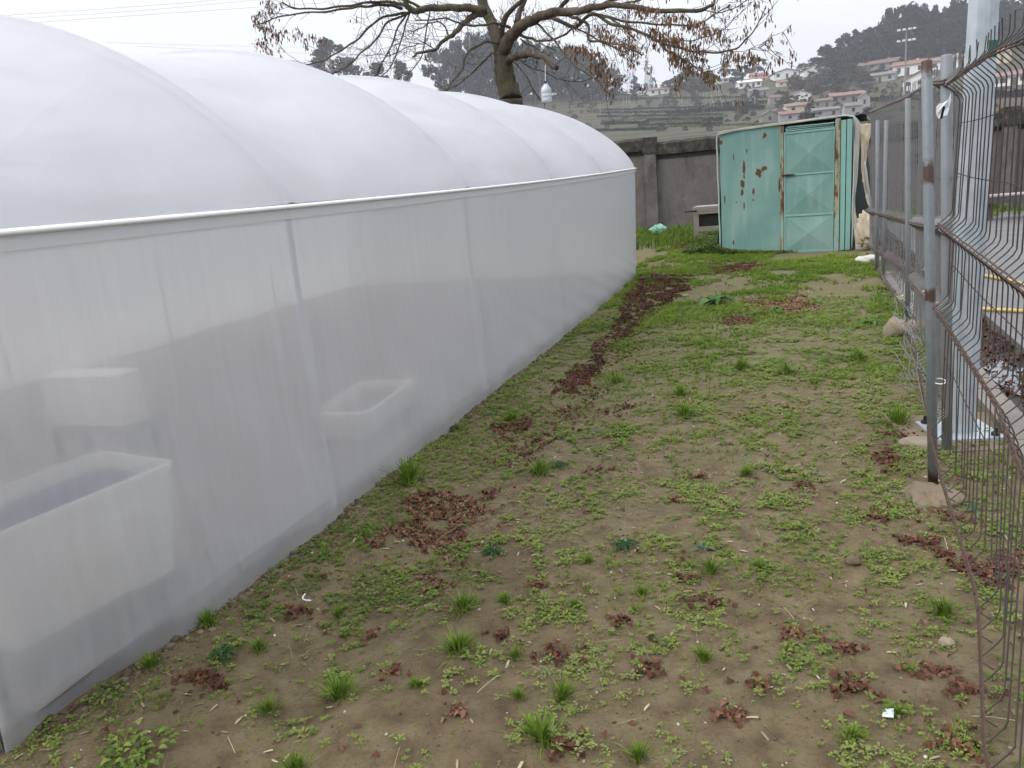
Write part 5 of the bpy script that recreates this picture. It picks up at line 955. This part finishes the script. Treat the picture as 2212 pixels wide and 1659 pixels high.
for k in range(70):
    row = k % 4; x = random.uniform((1285, 1290, 1270, 1240)[row], (1660, 1650, 1660, 1600)[row]); y = (214, 224, 236, 232)[row]+(1450-x)*.012+random.uniform(-4, 4); p = onhill(x, y); d_ = hypot(p[0], p[1]); h = random.uniform(8, 15)*d_/1670
    o = bpy.data.objects.new('vine_post', vm); COL.objects.link(o); o.location = p; o.scale = (h*.8, h*.8, h); o.rotation_euler = (0, random.uniform(-.12, .12), random.uniform(0, 6)); tag(o, 'pale upright vine post on the terraced slope beyond the wall', 'post', 'vine posts on the terraces')
# trellis rows and hedges on the terraces
parts = []; tv, tf = [(-.5, 0, 0), (.5, 0, 0), (.5, 0, 1), (-.5, 0, 1)], [(0, 1, 2, 3)]
def strip(px0, px1, py0, py1, h, n, mat, nm, r0, r1):
    xs_ = rng.uniform(0, 1, n); P = np.array([onhill(px0+(px1-px0)*a, py0+(py1-py0)*a) for a in np.linspace(0, 1, 30)]); Q = np.stack([np.interp(xs_, np.linspace(0, 1, 30), P[:, i]) for i in range(3)], -1); Q += rng.normal(0, .35, Q.shape)*[1, 1, 0]; hh_ = h*(.3+.7*noise2(xs_*14, xs_*0, 1, int(py0))); Q[:, 2] += rng.random(n)*hh_
    return scatter(tv, tf, Q, rng.uniform(0, 6.3, n), rng.uniform(.3, .7, n), r=rng.uniform(r0, r1, n))
V, Fq, A = merge([strip(*q) for q in ((1440,1650,248,236,2.6,2600,0,0,0,.5),(1300,1400,270,268,1.8,1000,0,0,0,.3),(1400,1560,262,262,1.6,1400,0,0,0,.4),(1290,1560,254,250,1.2,1400,0,0,.3,.9),(1650,1760,262,256,2,900,0,0,0,.5),(1300,1640,240,230,1.5,1500,0,0,.2,.7),(1850,2212,222,210,2.2,2200,0,0,0,.6),(1540,1660,228,224,2,900,0,0,0,.4), (1290,1420,284,281,1.3,900,0,0,0,.6), (1380,1560,273,270,1.2,1100,0,0,0,.5), (1300,1480,246,243,1.2,900,0,0,.2,.8), (1290,1640,217,212,1.6,1500,0,0,.1,.6))]); tag(mesh('terrace_hedges', V, Fq, FOL, attr=A), kind='stuff')
gs = leafy('field_green', (0, (.06, .10, .03)), (1, (.14, .20, .06))); V, Fq, A = merge([strip(*q) for q in ((1300,1570,262,252,.5,2200,0,0,0,1),(1300,1520,268,262,.5,1600,0,0,0,1),(1380,1660,276,270,.5,1500,0,0,0,1))]); tag(mesh('field_grass', V, Fq, gs, attr=A), kind='stuff')
# ------------------------------------------------------------------ haze
m = MB(); m.box((-1600, -1600, -2.5), (1600, 1600, 260)); hzm = bpy.data.materials.new('haze'); hzm.use_nodes = True; hn = hzm.node_tree; hn.nodes.clear(); pv = hn.nodes.new('ShaderNodeVolumePrincipled'); ho = hn.nodes.new('ShaderNodeOutputMaterial')
pv.inputs['Color'].default_value = (.93, .955, 1, 1); pv.inputs['Density'].default_value = .00036; hn.links.new(pv.outputs[0], ho.inputs['Volume']); tag(m.build('haze', hzm), kind='stuff')
